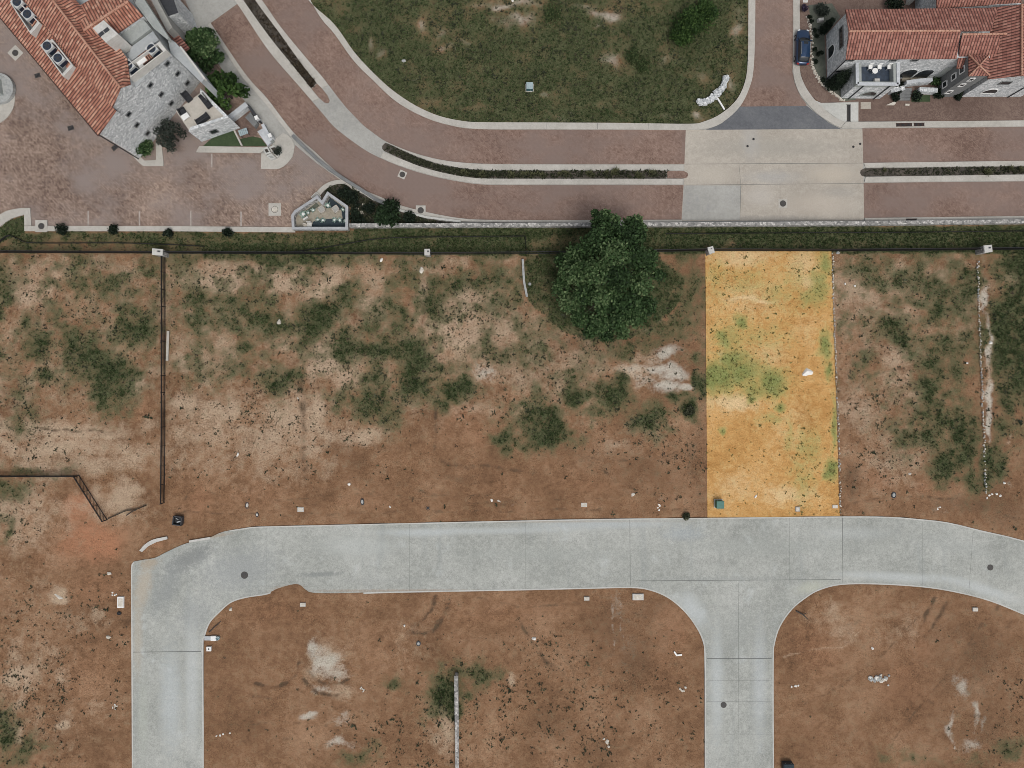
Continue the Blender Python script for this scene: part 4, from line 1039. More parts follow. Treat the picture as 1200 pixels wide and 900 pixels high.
def wall_window(parent, a, b, t, zc, w, h, frame=M['stucco'], name='window', arch=False, out=0.03):
    """a window in the wall line a->b (outside on the right-hand side); t metres along"""
    a, b = Vector((a[0], a[1], 0)), Vector((b[0], b[1], 0))
    d = (b - a).normalized(); nn = Vector((d.y, -d.x, 0)); up = Vector((0, 0, 1))
    c = a + d * t + up * zc
    m = MB()
    q = lambda u, v_, o_: c + d * u + up * v_ + nn * o_
    if arch:
        ring = [(-w / 2, -h / 2), (w / 2, -h / 2)] + [(w / 2 * math.cos(i * math.pi / 10), h / 2 - w / 2 + w / 2 * math.sin(i * math.pi / 10)) for i in range(11)]
    else:
        ring = [(-w / 2, -h / 2), (w / 2, -h / 2), (w / 2, h / 2), (-w / 2, h / 2)]
    m.add([q(u, v_, out) for u, v_ in ring] + [q(u, v_, -0.1) for u, v_ in ring], [list(range(len(ring)))] + [[i, len(ring) + i, len(ring) + (i + 1) % len(ring), (i + 1) % len(ring)] for i in range(len(ring))])
    o = m.build(name, M['glass'], parent)
    fm = MB()
    for i in range(len(ring)):
        u0, v0 = ring[i]; u1, v1 = ring[(i + 1) % len(ring)]
        fm.bar(q(u0, v0, out), q(u1, v1, out), 0.11, 0.11)
    fm.build('frame', frame, o)
    return o

def along(a, b, px, py, z):
    p = P(px, py, z); a2 = Vector((a[0], a[1])); d = (Vector((b[0], b[1])) - a2).normalized()
    return (Vector((p.x, p.y)) - a2).dot(d)

# ------------------------------------------------------------------ villa, upper left
vil = empty('villa', P(120, 60, 0))
tag(vil, 'large stone villa with orange clay tile roofs at the plaza edge', 'house')
ZE = 8.8
c1 = P(116.5, 157, ZE); c2 = P(195, 58, ZE); c3 = P(152, -4, ZE); c3b = P(118, -52, ZE); c4 = P(-55, -55, ZE)
MB().prism([c1, c2, c3, c3b, c4], 0, ZE, 0, 1).build('wall', [M['stone'], M['membrane']], vil)
fs = []
roof_face(fs, [P(-60, -52, 8.9), P(115, 158.5, 8.9), P(135.5, 129.5, 9.9), P(-42, -81, 9.9)])
build_roof('roof', fs, M['tile'], vil)
fs = []
roof_face(fs, [P(-36, -76, 10.15), P(131.5, 125.5, 10.15), P(141, 102.5, 11.3), P(12, -64, 11.3)])
roof_face(fs, [P(141, 102.5, 11.3), P(152.5, 98.5, 10.2), P(148.5, 68, 10.2), P(134, 47.5, 10.2), P(60, -30, 10.2), P(12, -64, 11.3)])
r1 = build_roof('roof', fs, M['tile'], vil)
ridge_caps([P(12, -64, 11.33), P(141, 102.5, 11.33)], r1)
fs = []
roof_face(fs, [P(97, 36, 10.9), P(151, 1, 10.9), P(167.5, 18, 10.1), P(138, 38.5, 10.1), P(112, 55, 10.1)])
roof_face(fs, [P(97, 36, 10.9), P(151, 1, 10.9), P(132, -16, 10.1), P(84, 12, 10.1)])
r2 = build_roof('roof', fs, M['tile'], vil)
ridge_caps([P(98, 35.5, 10.95), P(150.5, 1.3, 10.95)], r2, 0.15)
# gable walls under the upper roofs
gw = MB()
def quadwall(m, a, b, za, zb, z0): m.add([(a.x, a.y, z0), (b.x, b.y, z0), (b.x, b.y, zb), (a.x, a.y, za)], [[0, 1, 2, 3]])
a, b, c = P(131, 125, 10.0), P(140.6, 102.5, 11.15), P(152, 98, 10.05)
quadwall(gw, a, b, 9.98, 11.12, ZE); quadwall(gw, b, c, 11.12, 10.0, ZE)
a2, b2 = P(-36, -76, 10.0), P(131.2, 125.2, 10.0); quadwall(gw, a2, b2, 9.98, 9.98, ZE)
a, b = P(152, 98, 10.05), P(148, 68, 10.05); quadwall(gw, a, b, 10.0, 10.0, ZE)
a, b = P(148, 68, 10.05), P(133.6, 47.5, 10.05); quadwall(gw, a, b, 10.0, 10.0, ZE)
a, b = P(138, 38.2, 9.95), P(167, 18, 9.95); quadwall(gw, a, b, 9.93, 9.93, ZE)
a, b = P(115, 158, 8.8), P(135.2, 129.2, 9.75); quadwall(gw, a, b, 8.79, 9.72, 8.5)
gw.build('gable', M['stone'], vil)
# chimney stack
ch = MB()
cp = [P(108.5, 33, 12.2), P(121.5, 23.5, 12.2), P(138.5, 40, 12.2), P(124, 50, 12.2)]
ch.prism(cp, 9, 12.2)
cho = ch.build('chimney', M['offwhite'], vil)
fl = MB()
for p_ in (P(119, 40, 12.2), P(125, 35.6, 12.2)): fl.box(p_ + Vector((0, 0, .05)), (0.62, 0.36, 0.12), math.radians(38))
fl.build('flue', M['dark'], cho)
# roof-top parapets: AC wells in the tile slope and on the flat roof
def well(pts, z0, z1, th, floor, name='parapet'):
    ws = [P(*p, z1) for p in pts]
    cx = sum((w for w in ws), Vector()) / 4
    inner = [w + (cx - w).normalized() * th * 1.5 for w in ws]
    m = MB()
    for i in range(4):
        m.prism([ws[i], ws[(i + 1) % 4], inner[(i + 1) % 4], inner[i]], z0, z1)
    o = m.build(name, M['offwhite'], vil)
    MB().prism(inner, z0, floor).build('well_floor', M['stucco_dark'], o)
    return inner
well([(12, 3.5), (20, 0), (47, 27), (36, 40)], 8.9, 10.3, 0.25, 9.55)
well([(47.5, 54), (61, 45.5), (86, 77), (74, 90)], 8.9, 10.3, 0.25, 9.55)
well([(142, 81.5), (187, 48.5), (195, 58.5), (151, 92)], ZE, 10.0, 0.3, 9.0)
# flat decks between them
d1 = MB(); d1.prism([P(140, 41, 9.4), P(167, 21.5, 9.4), P(177, 33.5, 9.4), P(153, 51.5, 9.4)], ZE, 9.4)
d1.build('roof_deck', M['stucco'], vil)
d2 = MB(); d2.prism([P(150, 73, 9.25), P(153.5, 55, 9.25), P(179, 36.5, 9.25), P(186, 46.5, 9.25), P(143, 80, 9.25)], ZE, 9.25)
d2.build('roof_deck', M['membrane'], vil)
# stepped north-east side: parapet walls and lower flat roofs
ne1 = MB(); ne1.prism([P(163, -10, 9.6), P(198, 44, 9.6), P(196, 46, 9.6), P(180, 33, 9.6), P(158, 4, 9.6)], ZE, 9.6); ne1.build('parapet', M['stucco'], vil)
ne2 = MB(); ne2.prism([P(196, 43, 7.6), P(206, 50, 7.6), P(240, 92, 7.6), P(236, 97, 7.6), P(200, 62, 7.6)], 0, 7.6); ne2.build('side_wing', [M['membrane']], vil)
nr = MB(); nr.prism([P(210, 55, 8.0), P(212, 54, 8.0), P(240.5, 91.5, 8.0), P(239, 93, 8.0)], 7.4, 8.0); nr.build('parapet', M['offwhite'], vil)
ne3 = MB(); ne3.prism([P(170, -14, 7.2), P(177, -14, 7.2), P(202, 32, 7.2), P(196, 37, 7.2)], 0, 7.2); ne3.build('side_wing', [M['conc_grey']], vil)
ne4 = MB(); ne4.prism([P(183, -14, 6.0), P(199, -14, 6.0), P(209, 15, 6.0), P(194, 20, 6.0)], 0, 6.0, 0, 1); ne4.build('side_wing', [M['stone'], M['dark']], vil)
fs = []
roof_face(fs, [P(196, 38, 5.6), P(202, 32, 5.4), P(222, 56, 5.4), P(215, 61, 5.6)], 0.2)
build_roof('porch_roof', fs, M['tile_r'], vil)
# rows of small square windows in the tall stone wall facing the camera
wa, wb = c1, c2
for (qx, qy, zz) in ((172.5, 97, 7.2), (188, 110, 4.6), (202.5, 122.5, 2.0), (199, 77, 7.2), (214, 91, 4.6), (228, 104, 2.0), (166, 151, 4.6), (179, 161, 2.0), (153.5, 136, 7.0)):
    wall_window(vil, wa, wb, along(wa, wb, qx, qy, zz), zz, 0.62, 0.62, M['stucco_dark'])
# iron rail down the wall corner and gutter
gut = MB(); gut.tube(Vector((c1.x, c1.y, 0)) + Vector((-.06, -.12, 0)), Vector((c1.x, c1.y, ZE)) + Vector((-.06, -.12, 0)), 0.07); gut.build('downpipe', M['dark'], vil)
g2 = MB()
p0 = P(-60, -52, 8.75); p1 = P(115, 159.2, 8.75); g2.tube(p0, p1, 0.09); g2.build('gutter', M['rust'], vil)

# terrace wing with parapet (still the villa)
TZ = 3.0
ter = [P(206, 130, TZ), P(238, 106.5, TZ), P(271, 140, TZ), P(224, 156.5, TZ)]
tm = MB(); tm.prism(ter, 0, TZ, 0, 1); tm.build('terrace', [M['stone'], M['cream']], vil)
tp = MB()
tc = sum(ter, Vector()) / 4
inn = [w + (tc - w).normalized() * 0.6 for w in ter]
for i in (1, 2): tp.prism([ter[i], ter[(i + 1) % 4], inn[(i + 1) % 4], inn[i]], TZ, TZ + 0.75)
tp.build('terrace_parapet', M['stone'], vil)
wall_window(vil, ter[3], ter[2], along(ter[3], ter[2], 249, 149, 1.6), 1.6, 0.9, 1.0, M['stucco_dark'])

def ac_unit(n=1):
    root = empty('air_conditioner', (0, 0, 0))
    m = MB(); m.box((0, 0, .42), (.95, .95, .84), taper=0.98); m.build('casing', M['ac'], root)
    m = MB(); m.box((0, 0, .30), (.97, .80, .5)); m.box((0, 0, .30), (.80, .97, .5)); m.build('coil_grille', M['ac_in'], root)
    f_ = MB(); f_.lathe((0, 0, .835), [(.40, 0), (.40, .03), (.36, .035), (.36, .01)], 20); fo = f_.build('fan_guard', M['ac_in'], root)
    b_ = MB()
    for i in range(5):
        t_ = i * 2 * math.pi / 5
        b_.box((.19 * math.cos(t_), .19 * math.sin(t_), .855), (.28, .12, .012), t_)
    b_.lathe((0, 0, .85), [(.08, 0), (.08, .03), (.02, .04)], 10)
    b_.build('fan', M['dark'], fo)
    return root
acp = ac_unit()
AC = [(26, 7, 9.56, 'roof air conditioner at the upper end of the well nearest the picture edge'), (38, 21, 9.56, 'roof air conditioner at the lower end of the well nearest the picture edge'),
      (61, 58, 9.56, 'roof air conditioner at the upper end of the white walled well in the tiles'), (73.5, 72, 9.56, 'roof air conditioner at the lower end of the white walled well in the tiles'),
      (155, 80.5, 9.01, 'roof air conditioner at the left end of the flat roof well above the stone wall'), (182, 61, 9.01, 'roof air conditioner at the right end of the flat roof well above the stone wall')]
for i, (x, y, z, lb) in enumerate(AC):
    o = acp if i == 0 else copy_tree(acp)
    o.location = P(x, y, z); o.rotation_euler = (0, 0, math.radians(-48))
    o.scale = (1.25, 1.25, 1.05)
    tag(o, lb, 'air conditioner', 'roof air conditioners on the villa')
# skylight and duct between the flat-roof units
m = MB(); p = P(168, 73, 9.0); m.box(p + Vector((0, 0, .3)), (1.5, 1.1, .55), math.radians(35), taper=.8)
tag(m.build('roof_duct', M['white'], loc=p), 'white sheet metal duct between two air conditioners on the villa roof', 'duct')
p = P(173, 69, 9.0); root = empty('vent_box', p)
m = MB(); m.box(p + Vector((0, 0, .25)), (1.5, 1.2, .5), math.radians(35)); m.build('casing', M['rust'], root)
m = MB()
for i in range(5): m.box(p + Vector((0, 0, .53)) + Matrix.Rotation(math.radians(35), 3, 'Z') @ Vector((-.55 + i * .27, 0, 0)), (.1, 1.1, .05), math.radians(35))
m.build('louvre', M['ridge'], root)
tag(root, 'reddish louvred vent box beside the white roof duct', 'vent')

# terrace furniture
def sofa(name, px, py, rz, w, d, lb, cat='sofa', cush=2):
    p = P(px, py, TZ + .0); root = empty(name, p, rz)
    o = Vector(p)
    m = MB(); m.box(o + Vector((0, 0, .2)), (w, d, .25)); m.build('base', M['dark'], root)
    m = MB(); m.box(o + Vector((0, d / 2 - .09, .5)), (w, .16, .5)); m.build('backrest', M['fabric'], root)
    for s_ in (-1, 1):
        m = MB(); m.box(o + Vector((s_ * (w / 2 - .07), -.05, .42)), (.14, d - .12, .3)); m.build('armrest', M['fabric'], root)
    for i in range(cush):
        cw = (w - .34) / cush
        m = MB(); m.box(o + Vector((-w / 2 + .17 + cw * (i + .5), -.08, .40)), (cw - .04, d - .24, .14), taper=.95); m.build('seat_cushion', M['fabric'], root)
    for sx in (-1, 1):
        for sy in (-1, 1):
            m = MB(); m.box(o + Vector((sx * (w / 2 - .08), sy * (d / 2 - .08), .04)), (.06, .06, .08)); m.build('leg', M['black'], root)
    tag(root, lb, cat)
    return root
sofa('sofa', 220.5, 114.5, math.radians(-50 + 180), 1.25, .85, 'short charcoal sofa against the tall stone wall of the terrace')
sofa('sofa', 242.5, 119.5, math.radians(-52), 1.9, .85, 'long charcoal sofa along the right-hand parapet of the terrace', cush=3)
sofa('sofa', 238.5, 140.5, math.radians(35 + 180), 1.8, .8, 'charcoal sofa backing on the terrace front parapet', cush=3)
sofa('armchair', 215, 132, math.radians(120), .9, .85, 'single charcoal armchair at the left terrace edge', 'armchair', 1)
p = P(219, 138, TZ); root = empty('side_table', p, math.radians(35))
m = MB(); m.box(p + Vector((0, 0, .46)), (.95, .7, .06)); m.build('table_top', M['white'], root)
for sx in (-1, 1):
    for sy in (-1, 1):
        m = MB(); m.box(p + Vector((sx * .38, sy * .27, .215)), (.05, .05, .43)); m.build('leg', M['white'], root)
tag(root, 'small white table beside the terrace armchair', 'table')

# ------------------------------------------------------------------ courtyard right of the villa: lawn, patio, low walls
tag(sheet('lawn', [(238, 171.4), (259, 153), (270, 146), (283, 171.4)], 0.05, M['lawn'], paved=False), kind='structure')
tag(sheet('lawn', [(284.5, 171.4), (281, 163), (296, 160), (306, 162), (313, 171.4)], 0.05, M['lawn'], paved=False), kind='structure')
tag(sheet('patio', [(271, 148), (291, 131), (306, 151), (297, 160), (282, 162)], 0.045, M['walk_paver'], paved=False), kind='structure')
def wall_line(name, pts, w, h, mat, lb, cat='wall', cap=None, close=False, z0=0.0, group=None):
    """a wall along ground pixels with mitred joints; its coping is a part"""
    ws = [Vector((p.x, p.y, 0)) for p in (P(*q, 0) for q in pts)]
    n = len(ws)
    def ring(wd):
        L, R = [], []
        for i in range(n):
            if close: a, b = ws[i - 1], ws[(i + 1) % n]
            else: a, b = ws[max(0, i - 1)], ws[min(n - 1, i + 1)]
            d0 = (ws[i] - a).normalized() if (ws[i] - a).length > 1e-6 else (b - ws[i]).normalized()
            d1 = (b - ws[i]).normalized() if (b - ws[i]).length > 1e-6 else d0
            d = (d0 + d1).normalized(); nn = Vector((-d.y, d.x, 0))
            k = wd / 2 / max(.5, nn.dot(Vector((-d1.y, d1.x, 0))))
            L.append(ws[i] + nn * k); R.append(ws[i] - nn * k)
        return L, R
    root = empty(name, (ws[0].x, ws[0].y, 0))
    for nm, wd, za, zb, mt in ([('wall_body', w, z0, h, mat)] + ([('coping', w * 1.18, h, h + .09, cap)] if cap else [])):
        L, R = ring(wd); m = MB()
        for i in range(n if close else n - 1):
            j = (i + 1) % n
            m.add([L[i] + Vector((0, 0, z)) for z in (za, zb)] + [L[j] + Vector((0, 0, z)) for z in (za, zb)] + [R[i] + Vector((0, 0, z)) for z in (za, zb)] + [R[j] + Vector((0, 0, z)) for z in (za, zb)],
                  [[1, 5, 7, 3], [0, 1, 3, 2], [4, 6, 7, 5]])
            if not close and i == 0: m.add([L[0] + Vector((0, 0, za)), L[0] + Vector((0, 0, zb)), R[0] + Vector((0, 0, zb)), R[0] + Vector((0, 0, za))], [[0, 3, 2, 1]])
            if not close and i == n - 2: m.add([L[j] + Vector((0, 0, za)), L[j] + Vector((0, 0, zb)), R[j] + Vector((0, 0, zb)), R[j] + Vector((0, 0, za))], [[0, 1, 2, 3]])
        m.build(nm, mt, root)
    tag(root, lb, cat, group)
    return root
wall_line('garden_wall', [(271, 143), (293, 126)], .55, 1.1, M['stone'], 'short stone wall between the leafy tree and the villa patio', cap=M['coping'])
wall_line('garden_wall', [(293, 126), (307, 145)], .3, .9, M['dark'], 'dark panel wall closing the villa patio on the street side')
wall_line('garden_wall', [(311, 149), (321, 168)], .35, 1.0, M['stucco'], 'grey rendered wall behind the pale slab of the villa yard', cap=M['coping'])
wall_line('edging_wall', [(272, 147), (284, 171)], .22, .25, M['kerb'], 'thin tan edging strip between the villa lawn and patio', 'edging')
def slab(name, pts, z0, z1, mat, lb, cat):
    return tag(MB().prism([P(*p, z1) for p in pts], z0, z1).build(name, mat, loc=P(*pts[0], 0)), lb, cat)
slab('bench_slab', [(301.5, 154), (309.5, 149.5), (319.5, 164.5), (313.5, 171)], 0, .5, M['coping'], 'pale rectangular stone slab in the villa yard', 'slab')
slab('water_tank', [(287, 137.5), (293.5, 131), (301.5, 143.5), (298, 149)], 0, .8, M['stucco_dark'], 'dark green grey tank in the patio corner by the street', 'tank')
# patio table with slatted top and a chair frame
p = P(287.5, 157, 0.05); root = empty('patio_table', p, math.radians(20))
m = MB()
for i in range(5): m.box(p + Vector((-.48 + i * .24, 0, .72)), (.2, .8, .04))
m.build('table_top', M['util_blue'], root)
for sx in (-1, 1):
    for sy in (-1, 1): MB().box(p + Vector((sx * .5, sy * .32, .35)), (.05, .05, .70)).build('leg', M['dark'], root)
tag(root, 'teal grey slatted table on the brown villa patio', 'table')
def gate_post(px, py, lb, s=.55, h=1.5):
    p = P(px, py, 0); root = empty('stone_post', p, math.radians(25))
    MB().box(p + Vector((0, 0, h / 2)), (s, s, h)).build('shaft', M['stone'], root)
    MB().box(p + Vector((0, 0, h + .06)), (s * 1.25, s * 1.25, .12), taper=.85).build('cap', M['white'], root)
    tag(root, lb, 'post', 'white capped posts of the villa yard')
gate_post(305.5, 143, 'white capped post between the tank and the rendered wall', .4)
gate_post(321, 163.5, 'white capped post at the street end of the rendered wall', .4)
def planter_box(pts, h, lb, fill, name='planter'):
    ws = [P(*p, 0) for p in pts]; c = sum(ws, Vector()) / len(ws); root = empty(name, (c.x, c.y, 0))
    m = MB(); inn = [w + (c - w).normalized() * .28 for w in ws]
    for i in range(len(ws)): m.prism([ws[i], ws[(i + 1) % len(ws)], inn[(i + 1) % len(ws)], inn[i]], 0, h)
    m.build('rim', M['kerb_white'], root)
    MB().prism(inn, 0, h - .12).build('fill', fill, root)
    tag(root, lb, 'planter')
planter_box([(309, 175.5), (315, 173), (319, 180.5), (313, 183)], .5, 'small square dark filled planter on the paving nose', M['bed'])
planter_box([(313.5, 184), (319.5, 181), (325, 186.5), (319, 189)], .5, 'pale square planter at the lower tip of the paving nose', M['stucco'])
planter_box([(316, 173.5), (322, 171), (331, 180), (326, 186)], .4, 'planter of grey scrub at the street side of the paving nose', M['bed'])

# fountain block on the round paving at the left edge
p = P(1, 105, .1); root = empty('fountain', p)
MB().lathe(p, [(2.0, 0), (2.0, .5), (1.7, .5), (1.7, .3)], 28).build('basin', M['rock_grey'], root)
MB().box(p + Vector((-.3, 0, .5)), (1.6, 2.2, 1.0), .15, taper=.8).build('pedestal', M['stucco'], root)
tag(root, 'grey stone fountain on the round paving at the picture edge', 'fountain')

# ------------------------------------------------------------------ walled succulent garden
court = [(346.5, 269.5), (345.8, 254.5), (349, 250), (368, 237.5), (374, 233.2), (380, 240), (386.5, 229), (408.5, 244.5), (408.5, 269.5)]
MB_floor = sheet('patio', court, 0.05, M['patio'], depth=.1, paved=False)
wall_line('garden_wall', court, .30, .95, M['stone_wall'], 'pale stone wall enclosing the succulent garden', cap=M['wall_cap'], close=True)
tag(sheet('gravel_bed', [(367, 260), (374, 257), (390, 256.5), (406, 256), (406.5, 268), (365, 268)], .056, M['navy_mulch'], depth=.02, paved=False), kind='structure')
tag(sheet('gravel_bed', [(382, 240), (387, 231.5), (406, 245.5), (405.5, 258), (402, 258), (400, 246), (392, 243.5), (382, 244)], .056, M['navy_mulch'], depth=.02, paved=False), kind='structure')
tag(sheet('gravel_bed', [(353.5, 251), (371, 237.5), (374.5, 241), (362, 250.5), (354, 252)], .056, M['groundcover'], depth=.02, paved=False), kind='structure')
def frame_planter(px, py, s, rz, lb, mat):
    p = P(px, py, .05); root = empty('raised_planter', p, rz)
    m = MB()
    for i in range(4):
        a = i * math.pi / 2; m.box(p + Vector((math.cos(a) * s / 2, math.sin(a) * s / 2, .2)), (.08, s + .08, .4), a)
    m.build('timber_frame', mat, root)
    MB().box(p + Vector((0, 0, .16)), (s - .06, s - .06, .32)).build('soil_fill', M['conc_grey'], root)
    tag(root, lb, 'planter')
frame_planter(377.5, 246, .75, .6, 'square timber framed planter left of the garden centre', M['cream'])
frame_planter(394, 245.5, .75, .6, 'square timber framed planter right of the garden centre', M['cream'])
frame_planter(371.5, 232, .95, .75, 'dark square pit with pale rim at the garden wall corner', M['kerb_white'])
def agave(n, rad, mat, seed, name='agave'):
    root = empty(name, (0, 0, 0)); r = random.Random(seed); m = MB()
    for i in range(n):
        a = i * 2.399; L = rad * (0.55 + .45 * i / n); el = math.radians(75 - 55 * i / n)
        d = Vector((math.cos(a) * math.cos(el), math.sin(a) * math.cos(el), math.sin(el))); s_ = Vector((-math.sin(a), math.cos(a), 0))
        w = rad * .14
        b = Vector((0, 0, .05)); mid = d * L * .55; tip = d * L
        m.add([b - s_ * w * .6, b + s_ * w * .6, mid + s_ * w, tip, mid - s_ * w, mid - Vector((0, 0, w * .4))], [[0, 1, 2, 5], [0, 5, 4], [5, 2, 3], [5, 3, 4]])
    o = m.build('rosette', mat, root)
    a_ = o.data.attributes.new('tint', 'FLOAT', 'POINT'); a_.data.foreach_set('value', np.clip(np.random.default_rng(seed).normal(.6, .25, len(m.v)), 0, 1).astype(np.float32))
    core = MB().lathe((0, 0, .0), [(rad * .3, .02), (rad * .28, rad * .35), (rad * .1, rad * .5)], 10).build('heart', M['white'], root)
    return root
ag = agave(22, .55, M['leaf_agave'], 3)
AG = [(378.8, 258.4, 1, 'pale agave first from the left in the slate gravel row'), (392.2, 258, 1, 'pale agave second in the slate gravel row'), (398.5, 258.3, 1, 'pale agave third in the slate gravel row'), (405, 259.4, .8, 'pale agave at the right end of the slate gravel row'),
      (367.5, 246.6, .9, 'pale agave in the sage bed nearest the timber planter'), (361.5, 249.5, .85, 'pale agave in the middle of the sage bed'), (356, 251.3, 1.5, 'big white agave at the low end of the sage bed'), (402.2, 245.8, .8, 'pale agave in the right corner of the walled garden'),
      (384.5, 241, 1.2, 'wide grey agave at the inner corner of the garden wall'), (372.5, 257.5, .9, 'small greenish agave at the patio edge of the garden')]
for i, (x, y, s_, lb) in enumerate(AG):
    o = ag if i == 0 else copy_tree(ag, rz=i * .7)
    o.location = P(x, y, .05); o.scale = (s_, s_, s_); tag(o, lb, 'agave', 'agaves in the walled garden')
def armless_chair(px, py, rz, lb, mat=M['white'], z=.05, s=1.0, name='chair', grp=None):
    p = P(px, py, z); root = empty(name, p, rz)
    MB().box(p + Vector((0, 0, .43)), (.5, .5, .06)).build('seat', mat, root)
    MB().box(p + Vector((0, .24, .68)), (.5, .05, .46)).build('backrest', mat, root)
    for sx in (-1, 1):
        for sy in (-1, 1): MB().box(p + Vector((sx * .21, sy * .21, .20)), (.045, .045, .40)).build('leg', mat, root)
    root.scale = (s,) * 3
    tag(root, lb, 'chair', grp)
    return root
armless_chair(364, 264.5, 0, 'white chair at the lower wall of the succulent garden', M['offwhite'], s=1.2)
armless_chair(358.8, 265.5, .3, 'tan chair beside the white chair in the succulent garden', M['rock'], s=.9)
slab('garden_bench', [(354.5, 256.5), (360, 253), (361, 254.8), (355.5, 258.3)], .05, .5, M['offwhite'], 'low pale bench below the big white agave', 'bench')

# planted triangle and raised dark strip between plaza and road
tag(sheet('planting_bed', [(376, 227), (388, 217), (400, 214), (415, 220), (437, 234), (446, 239), (470, 249), (505, 257.5), (540, 262), (411, 266.5), (411, 243), (387, 226), (380, 238)], 0.03, M['bed'], depth=.2), kind='structure')
strip('plaza_kerb', smooth_line([(370.5, 226), (378, 218.5), (388, 213), (400, 211), (411, 214), (421, 220)], 4), smooth_line([(375, 230), (381, 223), (390, 217.5), (400, 215.6), (409, 218), (419, 223)], 4), .16, M['kerb'])
wall_line('low_divider', [(344, 160), (356, 172), (372, 187), (388, 200), (405, 211.5), (422, 222), (440, 234), (449, 238.5)], .42, .55, M['stucco_dark'], 'dark low strip dividing the plaza from the curved road')
wall_line('low_divider', [(419, 221.5), (437, 233.5), (452, 240), (470, 247.3), (500, 255.2), (540, 260.2)], .28, .35, M['kerb_white'], 'thin white low wall along the lower curve of the road')

# ------------------------------------------------------------------ stone walls
wall_line('stone_wall', [(411, 266), (520, 265.6), (700, 265), (850, 264.4), (1000, 263.4), (1260, 260.5)], .42, .9, M['stone_wall'], 'long pale stone wall beside the paved road above the grass verge', cap=M['stone_wall'])
def rubble_line(pts, w, h, lb, seed, keep=.75):
    r = random.Random(seed); line = smooth_line(pts, 24); root = empty('stone_wall', P(*pts[0], 0)); m = MB(); low = MB()
    for k, ((x0, y0), (x1, y1)) in enumerate(zip(line[:-1], line[1:])):
        n = max(1, int(math.hypot(x1 - x0, y1 - y0) * S / .16))
        for i in range(n):
            t = (i + r.random()) / n; c = P(x0 + (x1 - x0) * t + r.uniform(-.5, .5) * w / S, y0 + (y1 - y0) * t, 0)
            if r.random() > keep: continue
            q = r.uniform(.08, .20); (m if r.random() < .6 else low).box(c + Vector((0, 0, r.uniform(.05, h))), (q, q * 1.2, q * .9), r.uniform(0, 3), rx=r.uniform(-.5, .5), taper=.75)
    m.build('cap_stones', M['rock'], root); low.build('wall_stones', M['rock_grey'], root)
    tag(root, lb, 'wall')
rubble_line([(975, 297), (977.2, 380), (981.2, 480), (983.6, 560), (984.5, 603)], .16, .28, 'thin broken white stone wall along the right side of the ochre lot', 3)
rubble_line([(1145, 306), (1147, 380), (1150.2, 460), (1153.2, 540), (1154.5, 578)], .18, .3, 'thin broken white stone wall one lot right of the ochre lot', 5, .8)
wall_line('stone_wall', [(535.2, 788), (536, 850), (536.6, 960)], .42, .95, M['stone_wall'], 'grey stone wall running up from the bottom picture edge', cap=M['stone_wall'])
wall_line('stone_wall', [(612.5, 304), (614, 330), (617.5, 348)], .28, .4, M['rock_grey'], 'short crumbling pale wall left of the big tree enclosure')
# curved rubble berm on the corner of the grass island
rb = empty('stone_berm', P(832, 115, 0))
m = MB(); rr2 = random.Random(4)
path = smooth_line([(818, 121), (828, 119.5), (838, 112), (846, 103), (850, 93)], 8)
for px_, py_ in path:
    for _ in range(7):
        p = P(px_ + rr2.uniform(-2, 2), py_ + rr2.uniform(-2.4, 2.4), 0)
        s_ = rr2.uniform(.16, .34)
        m.box(p + Vector((0, 0, rr2.uniform(.15, .5))), (s_ * 1.6, s_ * 1.2, s_), rr2.uniform(0, 3), rx=rr2.uniform(-.5, .5), taper=.75)
m.build('rubble', M['stone'], rb)
tag(rb, 'curved berm of pale grey rubble on the grass island corner', 'rubble wall')
p = P(844, 121, 0)
tag(MB().bar(P(840.3, 114.5, .12), P(849, 128.5, .12), .2, .14).build('white_pipe', M['white'], loc=p), 'white pipe between the rubble berm and the kerb', 'pipe')

# ------------------------------------------------------------------ iron fences
def iron_fence(pts, h, lb, spacing=2.4, post=.08, pick=.13, ph=0.0):
    ws = [P(*q, 0) for q in pts]; root = empty('iron_fence', ws[0])
    rails, picks = MB(), MB(); tot = []
    for a, b in zip(ws[:-1], ws[1:]):
        L = (b - a).length; n = max(1, int(round(L / spacing)))
        for i in range(n + (b is ws[-1])):
            MB().box(a.lerp(b, i / n) + Vector((0, 0, (h + .08) / 2)), (post, post, h + .08)).build('post', M['black'], root)
        for z in (.12, h - .18, h - .02): rails.bar(a + Vector((0, 0, z)), b + Vector((0, 0, z)), .06, .05)
        k = int(L / pick)
        for i in range(k): 
            p = a.lerp(b, (i + .5) / k); picks.box(p + Vector((0, 0, h / 2 + .02)), (.05, .05, h))
    rails.build('rail', M['black'], root); picks.build('pickets', M['black'], root)
    tag(root, lb, 'fence')
    return root
iron_fence([(-40, 296), (190, 297), (500, 298.3), (617, 297.6), (830, 294), (975, 294.5), (1148, 293), (1245, 292)], 1.5, 'long black iron fence between the bare lots and the grass verge', 3.2)
iron_fence([(193.8, 300), (193.8, 400), (193.8, 500), (192.8, 589)], 1.15, 'straight black iron fence running down from the long fence', 2.4)
iron_fence([(-30, 557.5), (93, 557.2), (126, 609)], 1.3, 'bent black iron fence at the left edge above the street', 2.4)
def silt(pts, lb, h=.5):
    root = empty('silt_fence', P(*pts[0], 0)); pl_ = smooth_line(pts, 4); ws = [P(*q, 0) for q in pl_]
    m = MB()
    for a, b in zip(ws[:-1], ws[1:]): m.bar(a + Vector((0, 0, h / 2)), b + Vector((0, 0, h / 2)), .05, h)
    m.build('fabric', M['silt'], root)
    d = 0
    for a, b in zip(ws[:-1], ws[1:]):
        d += (b - a).length
        if d > 2.5:
            d = 0; MB().box(b + Vector((0, 0, h / 2 + .08)), (.07, .07, h + .16)).build('stake', M['bark'], root)
    tag(root, lb, 'silt fence')
